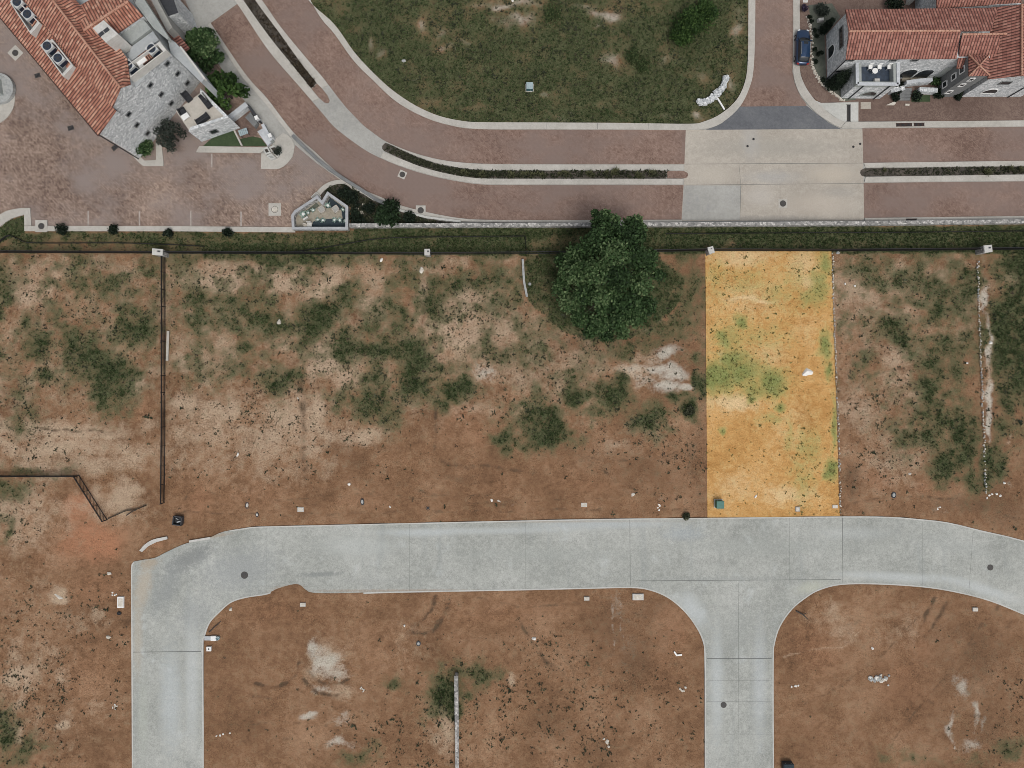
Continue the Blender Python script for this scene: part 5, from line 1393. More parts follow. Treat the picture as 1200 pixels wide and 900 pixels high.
silt([(-20, 300), (0, 284), (11, 276.5), (24, 281), (42, 285), (140, 285), (200, 287), (240, 289)], 'black silt fence below the plaza with a kink at the left', .35)
silt([(240, 296), (320, 297), (370, 292), (404, 286.5), (437, 281), (476, 278.5), (560, 277.6), (615, 277)], 'black silt fence curving up the verge from the long fence', .35)
silt([(616, 277.4), (616.4, 296)], 'short black silt fence crossing the verge left of the big tree', .35)
silt([(780, 274), (900, 273.4), (1050, 272.6), (1230, 270.6)], 'straight black silt fence along the right half of the verge', .3)
silt([(127, 608), (140, 602), (150, 598), (160, 597), (172, 592)], 'sagging black silt fence right of the bent iron fence', .35)

# stone pillars where the lot lines meet the long fence
def pillar(px, py, w, d, h, rz, lb, hole=True):
    p = P(px, py, 0); root = empty('stone_pillar', p, rz)
    MB().box(p + Vector((0, 0, h / 2)), (w, d, h)).build('shaft', M['stone_wall'], root)
    MB().box(p + Vector((0, 0, h + .06)), (w * 1.15, d * 1.15, .12), taper=.92).build('cap', M['offwhite'], root)
    if hole: MB().box(p + Vector((w * .18, d * .12, h + .125)), (w * .3, d * .25, .02)).build('socket', M['dark'], root)
    tag(root, lb, 'pillar', 'pale pillars on the long iron fence')
pillar(192.5, 298.2, 1.25, .75, 1.7, -.08, 'wide white capped pillar on top of the straight iron fence')
pillar(502.3, 298, .65, .75, 1.5, 0, 'narrow pale pillar on the long fence above the middle lot')
pillar(1147, 294.5, .95, .85, 1.7, .1, 'white capped pillar at the top of the rightmost thin stone wall')
pillar(829.5, 295.5, .7, .8, 1.4, .3, 'bright white pillar at the top left corner of the ochre lot', False)

# ------------------------------------------------------------------ right-hand house
hs = empty('house', P(1060, 80, 0))
tag(hs, 'pale stone house with long red tile roof and square tower', 'house')
Z2 = 5.8
fl, fr = P(994.5, 67.5, Z2), P(1128, 67.5, Z2); bl_, br2 = P(993.5, 13, Z2), P(1160, 13, Z2)
rl = P(998, 36, 7.3)
MB().prism([fl, P(1160, 67.5, Z2), br2, bl_], 0, Z2).build('wall', M['stone'], hs)
gm = MB(); gm.add([(fl.x, fl.y, Z2 - .01), (bl_.x, bl_.y, Z2 - .01), (fl.x, rl.y, 7.15)], [[0, 2, 1]]); gm.build('gable', M['stone'], hs)
fs = []
roof_face(fs, [P(991.5, 69.5, 5.78), P(1121, 68.5, 5.78), P(1126, 36, 7.35), P(995, 36.5, 7.35)])
roof_face(fs, [P(991, 11, 5.9), P(995, 36.5, 7.35), P(1128, 36, 7.35), P(1162, 36, 7.35), P(1170, 9, 5.9)])
rf = build_roof('roof', fs, M['tile_r'], hs)
ridge_caps([P(995, 36.5, 7.38), P(1125, 36, 7.38)], rf)
fs = []
roof_face(fs, [P(1117, 84, 5.2), P(1162, 92.5, 5.2), P(1198, 60, 7.0), P(1198, 39.5, 7.0), P(1127, 40.5, 7.0), P(1121, 66, 5.9)])
fs = []
roof_face(fs, [P(1121.5, 80, 5.1), P(1172, 80, 5.1), P(1172, 39.6, 7.1), P(1127.5, 40.6, 7.1)])
roof_face(fs, [P(1158, 92.5, 5.5), P(1160, 9, 5.5), P(1197.5, 5, 7.5), P(1197.5, 88.5, 7.5)])
roof_face(fs, [P(1236, 92.5, 5.5), P(1236, 6, 5.5), P(1197.5, 5, 7.5), P(1197.5, 88.5, 7.5)])
rf2 = build_roof('roof', fs, M['tile_r'], hs)
ridge_caps([P(1127.5, 40.3, 7.15), P(1180, 39.6, 7.15)], rf2); ridge_caps([P(1197.5, 5, 7.53), P(1197.5, 88.5, 7.53)], rf2)
# right wing with stone gable
w0, w1 = P(1160, 92, 5.4), P(1234, 92, 5.4)
MB().prism([w0, w1, P(1234, 8, 5.4), P(1161, 10, 5.4)], 0, 5.4).build('wing_wall', M['stone'], hs)
gm = MB(); ap = P(1197.5, 89, 7.3); gm.add([(w0.x, w0.y + .0, 5.39), (w1.x, w1.y, 5.39), (ap.x, w0.y, 7.3)], [[0, 1, 2]]); gm.build('gable', M['stone'], hs)
wall_window(hs, w0, w1, along(w0, w1, 1178, 97, 4.2), 4.2, 1.3, .8, M['stucco_dark']); wall_window(hs, w0, w1, along(w0, w1, 1161, 107.5, 1.8), 1.8, 1.9, 1.3, M['white'], arch=True)
dp = MB(); q = along(w0, w1, 1190, 110, 1.4); d_ = (w1 - w0).normalized()
dp.tube(Vector((w0.x, w0.y, 0)) + d_ * q + Vector((0, -.08, 0)), Vector((w0.x, w0.y, 5.3)) + d_ * q + Vector((0, -.08, 0)), .06); dp.build('downpipe', M['dark'], hs)
# windows of the left gable end (faces the picture's lower left)
wall_window(hs, bl_, fl, along(bl_, fl, 987, 44, 4.1), 4.1, 2.6, 1.0, M['stucco_dark']); wall_window(hs, bl_, fl, along(bl_, fl, 972.5, 60, 1.4), 1.4, 1.5, 1.8, M['white'], arch=True)
for (qx, zz) in ((997, 5.2), (1047, 5.2), (1072, 5.2)): wall_window(hs, fl, fr, along(fl, fr, qx, 70, zz), zz, .8, .45, M['stucco_dark'])
wall_window(hs, fl, fr, along(fl, fr, 982, 82, 2.2), 2.2, .8, .6, M['stucco_dark'])
for (qx, qy) in ((1064, 85), (1083, 85)): wall_window(hs, fl, fr, along(fl, fr, qx, qy, 1.5), 1.5, 2.0, 2.5, M['stone'], name='arched_door', arch=True)
dp = MB(); dp.tube(Vector((fl.x - .06, fl.y - .06, 0)), Vector((fl.x - .06, fl.y - .06, Z2)), .07); dp.build('downpipe', M['dark'], hs)
# front wing with roof terrace
ZB = 4.3
t0 = [P(1004.5, 98.5, ZB), P(1052.5, 99, ZB), P(1052, 70, ZB), P(1004, 70, ZB)]
MB().prism(t0, 0, 3.4, 0, 1).build('front_wing', [M['stone'], M['navy_floor']], hs)
tcn = sum(t0, Vector()) / 4; ti = []
for w in t0: ti.append(Vector((w.x + (tcn.x - w.x) * .22, w.y + (tcn.y - w.y) * .22, 0)))
pm = MB()
for i in range(3 if False else 4):
    pm.prism([t0[i], t0[(i + 1) % 4], ti[(i + 1) % 4], ti[i]], 3.4, ZB)
pm.build('terrace_parapet', M['stucco'], hs)
cp_ = MB()
for i in range(4): cp_.bar(Vector((t0[i].x, t0[i].y, ZB + .05)), Vector((t0[(i + 1) % 4].x, t0[(i + 1) % 4].y, ZB + .05)), .4, .1)
cp_.build('coping', M['coping'], hs)
wall_window(hs, t0[0], t0[1], along(t0[0], t0[1], 1019, 109, 1.6), 1.6, 1.9, 1.3, M['stucco'], arch=True)
for qx, qy in ((1003, 112), (1033, 110)):
    t_ = along(t0[0], t0[1], qx, qy, 2.0); d_ = (t0[1] - t0[0]).normalized(); b_ = Vector((t0[0].x, t0[0].y, 0)) + d_ * t_ + Vector((0, -.08, 0))
    m = MB(); m.tube(b_, b_ + Vector((0, 0, 4.2)), .07); m.build('downpipe', M['dark'], hs)
# tower
tw = [P(1136.5, 88, 6.4), P(1158.5, 87.5, 6.4), P(1158, 65.5, 6.4), P(1136.5, 65.5, 6.4)]
MB().prism(tw, 0, 6.4).build('tower_wall', M['stucco_dark'], hs)
apx = P(1147.5, 77, 7.4); fs = []
tws = [P(1135.5, 89, 6.45), P(1159.5, 88.5, 6.45), P(1159, 64.5, 6.45), P(1135.5, 64.5, 6.45)]
for i in range(4): roof_face(fs, [tws[i], tws[(i + 1) % 4], apx], .12)
rt = build_roof('tower_roof', fs, M['tile_r'], hs)
for i in range(4): ridge_caps([tws[i] + Vector((0, 0, .06)), apx + Vector((0, 0, .06))], rt, .09)
for (qx, qy, zz) in ((1138, 92.5, 5.2), (1127, 97.5, 3.6), (1112, 107, 1.6)): wall_window(hs, tw[0], tw[1], along(tw[0], tw[1], qx, qy, zz), zz, .62, .75, M['white'])
for (qx, qy, zz) in ((1128, 82, 5.0), (1117.5, 90, 3.4), (1104, 99, 1.6)): wall_window(hs, tw[3], tw[0], along(tw[3], tw[0], qx, qy, zz), zz, .75, .9, M['white'])
# low link block between the main house and tower
lk = [P(1110, 80, 3.2), P(1122, 80, 3.2), P(1122, 68, 3.2), P(1100, 68, 3.2)]
MB().prism(lk, 0, 3.2, 0, 1).build('link_block', [M['stucco'], M['stucco']], hs)
# porch slab, garden walls and steps
slab('porch_floor', [(1056, 96), (1088, 95), (1088, 91), (1058, 91)], 0, .35, M['patio'], 'tan porch floor in front of the arched doors', 'porch')
wall_line('garden_wall', [(1056, 101.5), (1068, 99.5), (1086, 98)], .4, 1.2, M['stone'], 'stone garden wall crossing in front of the arched porch', cap=M['coping'])
wall_line('garden_wall', [(1073, 108), (1094, 109)], .5, .8, M['stone'], 'lower stone garden wall beside the house steps', cap=M['stone'])
wall_line('garden_wall', [(1040, 109), (1056, 106)], .5, .8, M['stone'], 'stone garden wall left of the house steps', cap=M['stone'])
st = empty('entry_steps', P(1060, 112, 0))
m = MB()
for i in range(4): m.prism([P(1053, 118 - i * 3.2), P(1066, 118 - i * 3.2), P(1066, 118 - (i + 1) * 3.2), P(1053, 118 - (i + 1) * 3.2)], 0, .14 * (i + 1))
m.build('tread', M['stucco_dark'], st); tag(st, 'grey entry steps between the stone garden walls of the red roofed house', 'steps')
slab('step_stone', [(1039, 122.8), (1048, 119), (1050.5, 120.5), (1048, 123)], 0, .18, M['rock'], 'flat pale stone at the left foot of the entry steps', 'stone')
slab('step_stone', [(1061, 121.5), (1066, 121.5), (1066, 123.5), (1061, 123.5)], 0, .18, M['rock'], 'small pale stone at the right foot of the entry steps', 'stone')
tag(sheet('lawn', [(1068, 112), (1090, 111.5), (1090, 119.3), (1068, 119.3)], .03, M['lawn'], paved=False), kind='structure')
# terrace chairs and table
zt = 3.4
chs = None
for i, (x, y, lb) in enumerate(((1018, 80.5, 'white terrace chair nearest the left parapet of the red roofed house'), (1028.5, 80.5, 'white terrace chair in the middle of the row of three'), (1040, 80.5, 'white terrace chair nearest the right parapet of the red roofed house'))):
    armless_chair(x, y, 0, lb, M['white'], zt, 1.0, 'terrace_chair', 'white chairs on the house terrace')
p = P(1022, 86, zt); root = empty('round_table', p)
MB().lathe(p, [(.36, .70), (.36, .74), (.0, .745)], 20).build('table_top', M['white'], root); MB().tube(p, p + Vector((0, 0, .70)), .05).build('leg', M['white'], root)
tag(root, 'small round white table in front of the terrace chairs', 'table')
sofa_t = slab('terrace_chest', [(1025, 92), (1031, 92), (1031, 96), (1025, 96)], 3.4, 3.8, M['offwhite'], 'pale low chest against the front terrace parapet', 'chest')
# neighbouring roof at the top edge
nb = empty('neighbour_house', P(1150, -20, 0)); tag(nb, 'brown tiled house mostly cut off by the top edge', 'house')
MB().prism([P(1100, 7, 5), P(1196, 5, 5), P(1196, -40, 5), P(1100, -40, 5)], 0, 5).build('wall', M['stone'], nb)
fs = []; roof_face(fs, [P(1098, 9.5, 5), P(1197, 3.5, 5), P(1197, -20, 6.5), P(1098, -18, 6.5)]); roof_face(fs, [P(1098, -18, 6.5), P(1197, -20, 6.5), P(1197, -44, 5), P(1098, -44, 5)]); build_roof('roof', fs, M['tile_r'], nb)
wall_line('garden_wall', [(1063, 6), (1067, -10)], .5, 1.6, M['kerb_white'], 'white wall end at the top edge behind the red tile roof')
# bed round the gable end
tag(sheet('planting_bed', smooth_line([(947, 6), (951, 30), (951.5, 50), (951.5, 72), (955, 84), (962, 97), (975, 108), (990, 118.5)], 4) + [(1003, 117), (990, 96), (968, 90), (966, 42), (985, 20), (975, 4)], .024, M['groundcover'], depth=.2), kind='structure')
rk = empty('rock_edging', P(951, 50, 0)); m = MB(); r3 = random.Random(9)
for (x, y) in smooth_line([(946, 20), (951, 40), (951.5, 72), (955, 84), (962, 97), (975, 108), (988, 118)], 9):
    for _ in range(2): m.box(P(x + r3.uniform(-1.3, 1.3), y + r3.uniform(-1, 1), .06), (r3.uniform(.15, .35), r3.uniform(.12, .28), r3.uniform(.12, .25)), r3.uniform(0, 3), rx=r3.uniform(-.3, .3), taper=.75)
m.build('stones', M['rock'], rk); tag(rk, 'pale rock edging round the bed at the red roofed house', 'rock edging')

# ------------------------------------------------------------------ plants as things
def stem(root, p, h, r):
    MB().tube(p, p + Vector((0, 0, h)), r, r * .6, 7).build('trunk', M['bark'], root)
def shrub(name, px, py, r, h, mat, lb, n=500, leaf=.14, cat='shrub', seed=1, blobs_=6, group=None, z=0.0, flat=1.0, part='foliage'):
    p = P(px, py, z); root = empty(name, p)
    rr = random.Random(seed); cl = []
    for i in range(blobs_):
        a = rr.uniform(0, 6.28); d = r * rr.uniform(.15, .62); k = rr.uniform(.38, .6) * r
        cl.append((p.x + math.cos(a) * d, p.y + math.sin(a) * d, z + h * rr.uniform(.4, .72), k, k, min(k, h * .45) * flat))
    cl.append((p.x, p.y, z + h * .5, r * .62, r * .62, h * .42))
    foliage(part, cl, n, leaf, mat, root, seed)
    stem(root, p, h * .5, max(.03, r * .07))
    tag(root, lb, cat, group)
    return root
for i, (x, y, r, lb) in enumerate(((75, 271, .95, 'dark shrub leftmost on the grass beside the plaza kerb, below the manhole slab'), (135, 271, .8, 'dark shrub second from left along the lower plaza kerb'), (200, 273.5, .7, 'dark shrub third from left along the lower plaza kerb'), (268, 272.5, .75, 'dark shrub rightmost along the lower plaza kerb'))):
    shrub('shrub', x, y, r, 1.0, M['leaf_dark'], lb, 420, .16, seed=20 + i, group='dark shrubs along the plaza kerb')
shrub('round_shrub', 173, 177, 1.45, 1.9, M['leaf_tree'], 'round green shrub at the left foot of the villa stone wall', 1400, .18, seed=31)
# feathery grey tree by the villa wall
def tree(name, px, py, h, cr, mat, lb, n, leaf, seed, nclump=14, zlo=.45, wide=1.0, trunk_r=.16, cat='tree', extra=()):
    p = P(px, py, 0); root = empty(name, p); rr = random.Random(seed)
    cl = []; lm = MB()
    lm.tube(p, p + Vector((0, 0, h * .5)), trunk_r, trunk_r * .6, 9)
    tips = []
    for i in range(nclump):
        a = i * 2.399 + rr.uniform(-.4, .4); q = math.sqrt((i + .5) / nclump)
        d = cr * .78 * q; zz = h * (zlo + (1 - zlo) * (.95 - .65 * q * q) * rr.uniform(.85, 1.05))
        k = cr * rr.uniform(.24, .36)
        cl.append((p.x + math.cos(a) * d * wide, p.y + math.sin(a) * d, zz, k, k, k * .8))
        tips.append(Vector(cl[-1][:3]))
    for e in extra: cl.append(e); tips.append(Vector(e[:3]))
    for tpt in tips:
        s0 = p + Vector((0, 0, h * rr.uniform(.22, .48))); mid = s0.lerp(tpt, .5) + Vector((0, 0, h * .04))
        lm.tube(s0, mid, trunk_r * .45, trunk_r * .28, 6); lm.tube(mid, tpt, trunk_r * .28, trunk_r * .08, 6)
    lm.build('trunk', M['bark'], root)
    foliage('crown', cl, n, leaf, mat, root, seed, shell=.35)
    tag(root, lb, cat)
    return root
tree('feathery_tree', 209, 165, 3.6, 2.2, M['leaf_grey'], 'feathery grey green tree between the villa wall and the plaza', 2400, .14, 41, 16, .35)
tree('street_tree', 250, 68, 5.0, 2.7, M['leaf_tree'], 'dark green bushy tree behind the villa beside the sidewalk, upper of the pair', 4200, .22, 43, 16, .25)
tree('street_tree', 272, 115, 4.2, 2.6, M['leaf_bright'], 'bright green broad leaved tree in front of the villa terrace, lower of the pair', 1500, .34, 47, 14, .25)
shrub('spiky_shrub', 456, 252, 2.1, 2.2, M['leaf_spiky'], 'dark green spreading shrub at the tip of the planted triangle', 2200, .22, seed=49, blobs_=9)
for i, (x, y, r, lb) in enumerate(((415, 235, 1.3, 'dark low bush right of the walled garden top corner'), (420, 257, 1.5, 'dark bush right of the walled garden lower corner'), (433, 246, .9, 'small dark bush among the pale rocks of the planted triangle'), (480, 257.5, 1.0, 'flat dark bush at the narrow end of the planted triangle'), (404, 228, 1.0, 'dark bush under the curved plaza kerb'))):
    shrub('bush', x, y, r, .9, M['leaf_dark'], lb, 600, .16, seed=60 + i)
tp_ = []
rt_ = random.Random(71); tri_ring = [(380, 226), (388, 219), (400, 216), (415, 222), (437, 236), (446, 241), (470, 251), (505, 258.5), (530, 261), (413, 263), (413, 243)]
while len(tp_) < 700:
    x, y = rt_.uniform(380, 530), rt_.uniform(215, 263)
    if inside(np.array([x]), np.array([y]), tri_ring)[0]: tp_.append(((x - 600) * S, (450 - y) * S))
tp_ = np.array(tp_); sz_ = np.random.default_rng(72).uniform(.12, .38, len(tp_))
v, f, t = tufts(tp_, sz_ * .8, sz_, 7, sz_ * .4, 73, .35, .28, np.full(len(tp_), .03))
tag(np_mesh('ground_cover', v, f, M['leaf_weed'], tint=t), kind='stuff')
# the big tree
bt = empty('broadleaf_tree', P(712, 345, 0)); pB = P(712, 345, 0)
tag(bt, 'big dark green broadleaf tree standing beside the iron fence', 'tree')
cl = []; rb_ = random.Random(77); lm = MB()
lm.tube(pB, pB + Vector((0, 0, 2.2)), .42, .33, 12); lm.tube(pB + Vector((0, 0, 2.2)), pB + Vector((.2, .3, 6.5)), .33, .18, 10)
def crown_at(px, py, z, r): 
    q = P(px, py, z); cl.append((q.x, q.y, z, r, r, r * .8))
CR = [(714, 352, 5.4, 1.2), (722, 345, 6.4, .9), (706, 360, 5.2, 1.0), (697, 250, 6.0, .5), (720, 258, 7.4, .7), (752, 268, 6.2, .6), (638, 352, 2.0, .7), (783, 345, 2.6, .7), (776, 322, 4.0, .8), (716, 340, 6.8, .8), (708, 262, 7.0, 1.25), (700, 262, 6.4, .9), (716, 266, 7.2, 1.1), (709, 253, 7.2, .8), (742, 266, 7.0, 1.1), (746, 258, 7.0, .7), (738, 262, 6.6, .8), (725, 275, 7.6, 1.3), (705, 280, 7.8, 1.5), (735, 285, 7.8, 1.5), (748, 277, 6.6, 1.0), (690, 290, 6.6, 1.5), (720, 297, 8.6, 1.7), (745, 300, 7.2, 1.5), (758, 312, 5.6, 1.3), (672, 300, 5.0, 1.4),
      (664, 318, 4.4, 1.4), (655, 338, 3.6, 1.2), (680, 320, 6.2, 1.6), (700, 318, 7.8, 1.6), (726, 325, 8.4, 1.5), (752, 332, 6.4, 1.5), (770, 335, 4.6, 1.1), (665, 355, 3.8, 1.3), (685, 345, 5.6, 1.5), (704, 347, 6.8, 1.2), (738, 355, 6.4, 1.5), (760, 358, 4.8, 1.3), (678, 372, 4.0, 1.2), (700, 378, 4.6, 1.3), (725, 375, 5.0, 1.4), (748, 372, 4.6, 1.2), (710, 392, 3.2, 1.0), (690, 388, 3.0, .9), (730, 390, 3.2, .9), (646, 345, 2.6, .9), (770, 350, 3.4, .9), (656, 305, 3.8, 1.0), (765, 300, 5.0, .9)]
CR = [c for c in CR if c[:2] not in ((638, 352), (783, 345), (646, 345), (770, 350), (770, 335))]
for c in CR: crown_at(715 + (c[0] - 715) * (.94 if c[1] > 285 else 1.0), *c[1:])
for c in cl:
    tpt = Vector(c[:3]); s0 = pB + Vector((0, 0, rb_.uniform(1.8, 5.5))); mid = s0.lerp(tpt, .55) + Vector((0, 0, .3))
    lm.tube(s0, mid, .13, .08, 6); lm.tube(mid, tpt, .08, .02, 5)
lm.build('trunk', M['bark'], bt)
foliage('crown', cl, 34000, .22, M['leaf_tree'], bt, 80, shell=.45)
# shrubs of the grass island
for i, (x, y, r, h, lb) in enumerate(((808, 28, 2.6, 2.4, 'largest leafy bush on the grass island near the top edge'), (797, 46, 1.6, 1.5, 'leafy bush just below the largest island bush'), (827, 14, 1.8, 1.8, 'leafy bush right of the largest island bush'), (740, 66, 1.3, .9, 'low bright bush between two bare patches on the grass island'), (752, 78, 1.5, .8, 'low bright bush below the bare patches on the grass island'), (648, 18, 1.8, .9, 'low bush right of the pale sand on the grass island'))):
    shrub('bush', x, y, r, h, M['leaf_bright'] if i < 3 else M['leaf_grass'], lb, int((900 if i < 3 else 420) * r), .17 if i < 3 else .12, seed=90 + i, blobs_=9)
# garden of the red roofed house
shrub('garden_bush', 961, 14, 1.15, 1.3, M['leaf_grey'], 'rounded olive bush above the parked car by the gable', 900, .14, seed=111)
shrub('purple_bush', 941, 11.5, .55, .9, M['purple'], 'small purple bush above the parked car', 260, .13, seed=113)
def column(px, py, r, h, lb, seed):
    p = P(px, py, 0); root = empty('columnar_shrub', p); cl = [(p.x, p.y, h * (.12 + .8 * i / 7), r * (1 - .55 * (i / 7) ** 2), r * (1 - .55 * (i / 7) ** 2), h * .12) for i in range(8)]
    foliage('foliage', cl, 1500, .12, M['leaf_dark'], root, seed, shell=.6); stem(root, p, h * .8, .07)
    tag(root, lb, 'cypress')
column(963.5, 37, .62, 3.2, 'tall dark cypress beside the upper corner of the gable wall', 121)
column(972, 102, .85, 3.8, 'tall dark cypress in front of the terrace wing, left one', 123)
column(978, 100, .95, 4.2, 'tall dark cypress tucked against the terrace wing wall', 125)
for i, (x, y) in enumerate(((947.5, 21.5), (950, 26.5), (953.5, 37.5), (956, 43.5), (954, 59), (958, 65), (961, 63), (954.5, 73), (963.5, 95), (977, 105))):
    lbs = ['dark ball shrub nearest the purple bush', 'dark ball shrub second below the purple bush', 'dark ball shrub at the car bonnet, upper', 'dark ball shrub at the car bonnet, lower', 'dark ball shrub beside the car door', 'dark ball shrub touching its twin beside the car roof', 'dark ball shrub nearest the gable wall base', 'dark ball shrub beside the car tail', 'dark ball shrub on the bend of the rock edging', 'dark ball shrub at the foot of the left cypress']
    shrub('ball_shrub', x, y, .36, .6, M['leaf_dark'], lbs[i], 220, .09, seed=130 + i, group='ball shrubs in the bed by the car')
for i, (x, y, r, lb) in enumerate(((1047, 115, .7, 'dark shrub left of the entry steps'), (1051, 104, .8, 'dark shrub behind the left garden wall'), (1071, 115, .8, 'dark shrub right of the entry steps'), (1097, 112, .8, 'dark shrub at the foot of the tower'), (1121, 114, .7, 'dark shrub at the right foot of the tower wall'), (1095, 97, .9, 'green shrub between the porch and the tower'))):
    shrub('shrub', x, y, r, .9, M['leaf_dark'] if i < 5 else M['leaf_tree'], lb, 420, .14, seed=150 + i)
shrub('bush', 1047, 6, 1.3, 1.3, M['leaf_dark'], 'dark bush behind the red tile roof at the top edge', 600, .18, seed=161)
shrub('bush', 326, 179, .7, .8, M['leaf_grey'], 'grey scrub growing in the planter on the paving nose', 420, .12, seed=163, z=.3)
shrub('bush', 202, 13, 1.2, 1.0, M['leaf_dark'], 'dark shrub in front of the villa side wing at the top', 500, .14, seed=165, z=0)
shrub('bush', 212, 9, .5, .9, M['leaf_dark'], 'small dark bush on the sidewalk beside the villa side wing', 260, .1, seed=166)
shrub('weed_clump', 803, 604, .6, .4, M['leaf_weed'], 'dark weed clump at the street edge left of the ochre lot', 420, .16, seed=167)
shrub('weed_clump', 807, 481, .8, .45, M['leaf_weed'], 'dark weed clump left of the ochre lot below the pale patch', 480, .16, seed=168)
# median plants
dk = MB()
def bedpts(n, n_line, s_line, seed):
    r = np.random.default_rng(seed); a = np.array(n_line); b = np.array(s_line)
    ta = np.linspace(0, 1, len(a)); tb = np.linspace(0, 1, len(b)); t = r.random(n); w = r.uniform(.08, .92, n)
    x = np.interp(t, ta, a[:, 0]) * (1 - w) + np.interp(t, tb, b[:, 0]) * w; y = np.interp(t, ta, a[:, 1]) * (1 - w) + np.interp(t, tb, b[:, 1]) * w
    return np.column_stack([(x - 600) * S, (450 - y) * S])
for nl, sl, cnt, sd_ in ((bed1_l, bed1_r, 420, 1), (bed2_n, bed2_s, 1300, 2), (bed3[:2], [bed3[3], bed3[2]], 520, 3)):
    pts = bedpts(cnt, nl, sl, sd_); rz_ = np.random.default_rng(sd_); sz = rz_.uniform(.12, .3, cnt)
    v, f, t = tufts(pts, sz * .8, sz, 6, sz * .4, sd_ + 50, .35, .25, np.full(cnt, .03))
    tag(np_mesh('ground_cover', v, f, M['leaf_weed'] if sd_ != 1 else M['leaf_red'], tint=t), kind='stuff')
og = empty('ornamental_grass', (0, 0, 0))
rg = np.random.default_rng(8)
v, f, t = tufts(np.zeros((1, 2)), np.array([.55]), np.array([.42]), 60, np.array([.06]), 9, .55, .2)
np_mesh('blades', v, f, M['leaf_pale'], og, t)
first = True
OG = [(543, 202), (548, 204), (565, 204.5), (597, 203), (600, 206), (613, 205), (618, 204), (624, 205.5), (630, 204), (635, 206), (655, 205), (660, 203), (665, 204), (690, 204), (694, 206), (710, 203), (718, 204), (721, 202), (747, 205), (749, 207), (762, 204), (1152, 201), (1156, 203), (1183, 198), (1195, 199), (1035, 200)]
for i, (x, y) in enumerate(OG):
    o = og if first else copy_tree(og)
    first = False
    o.location = P(x, y, .03); o.rotation_euler = (0, 0, i * 1.1); s_ = random.uniform(.8, 1.35); o.scale = (s_, s_, s_)
    tag(o, 'pale ornamental grass tuft in the dark road median' if x < 1000 else 'pale ornamental grass tuft in the median right of the intersection', 'ornamental grass', 'pale grass tufts in the left road median' if x < 1000 else 'pale grass tufts in the right road median')

# ------------------------------------------------------------------ manholes, drains, utility boxes
def manhole(px, py, r, z, lb, slab_=None, rz=0, hexa=False):
    p = P(px, py, z); root = empty('manhole', p, rz)
    if slab_: MB().box(p + Vector((0, 0, .004)), (slab_, slab_, .016)).build('surround', M['kerb'], root)
    MB().lathe(p, [(r, 0), (r, .022), (r * .9, .022)], 24).build('frame_ring', M['castiron'], root)
    MB().lathe(p, [(r * .88, 0), (r * .88, .028), (0.01, .030)], 24).build('lid', M['castiron'] if not hexa else M['rock'], root)
    b = MB()
    for i in range(4): b.box(p + Vector((0, -.5 * r + i * .33 * r, .034)), (r * 1.1, .03, .01))
    b.build('lid_ribs', M['dark'], root)
    tag(root, lb, 'manhole')
manhole(286.5, 674, .48, .06, 'round manhole in the bend of the concrete street'); manhole(1160.5, 665, .40, .06, 'round manhole in the concrete street near the right edge'); manhole(848, 826, .40, .06, 'round manhole in the short street leading down')
manhole(917.5, 238.5, .42, .028, 'round manhole in the pale intersection', 1.15); manhole(18, 62, .42, .006, 'round manhole in a pale diamond slab beside the villa', 1.5, math.radians(45)); manhole(48.5, 265, .42, .14, 'round manhole on the plaza kerb at the left', 1.6)
manhole(471.5, 204.5, .38, .02, 'round manhole in a pale slab on the lower road lane', 1.0, math.radians(-25)); manhole(493, 246.5, .42, .13, 'round manhole at the kerb of the curved road', 1.3); manhole(322, 245.5, .45, .006, 'manhole with pale lid in a slab on the plaza', 1.65, 0, True)
for i, (x, y, lb) in enumerate(((883, 163, 'small black valve cover upper left in the pale intersection'), (876, 171.3, 'small black valve cover lower left in the pale intersection'), (1000, 172, 'small black valve cover at the right side of the intersection, lower'), (1008, 168.6, 'small black valve cover at the right edge of the intersection, upper'))):
    p = P(x, y, .028); root = empty('valve_cover', p)
    MB().lathe(p, [(.16, 0), (.16, .02), (.13, .02)], 14).build('frame_ring', M['castiron'], root); MB().lathe(p, [(.125, 0), (.125, .024), (.01, .026)], 14).build('lid', M['black'], root)
    tag(root, lb, 'valve cover')
def drain(px, py, w, d, rz, z, lb, mat=M['rust'], bars=True):
    p = P(px, py, z); root = empty('drain_grate', p, rz)
    MB().box(p + Vector((0, 0, .006)), (w, d, .014)).build('pit', M['black'], root)
    b = MB(); n = max(3, int(w / .16))
    for i in range(n): b.box(p + Vector((-w / 2 + (i + .5) * w / n, 0, .018)), (.05, d * .94, .02))
    b.box(p + Vector((0, d / 2, .018)), (w + .1, .06, .03)); b.box(p + Vector((0, -d / 2, .018)), (w + .1, .06, .03))
    b.build('grate', mat, root); tag(root, lb, 'drain')
drain(1059.5, 146.3, 2.1, .40, .01, .14, 'longer rusty kerb drain in front of the red roofed house'); drain(1077, 146, 1.4, .40, .01, .14, 'shorter rusty kerb drain in front of the red roofed house')
drain(1068, 258, 1.4, .36, .01, .13, 'dark kerb drain at the lower right road edge'); drain(994.5, 132.5, .5, 2.2, 0, .022, 'narrow dark grate strip in the corner sidewalk', M['castiron'])
drain(44, 88.5, .75, .5, .3, .006, 'small plaza drain between fountain and villa', M['castiron']); drain(83, 150, .8, .55, .3, .006, 'small plaza drain below the villa roof corner', M['castiron']); drain(134.5, 173, .8, .55, .7, .006, 'small plaza drain beside the villa stone wall', M['castiron'])

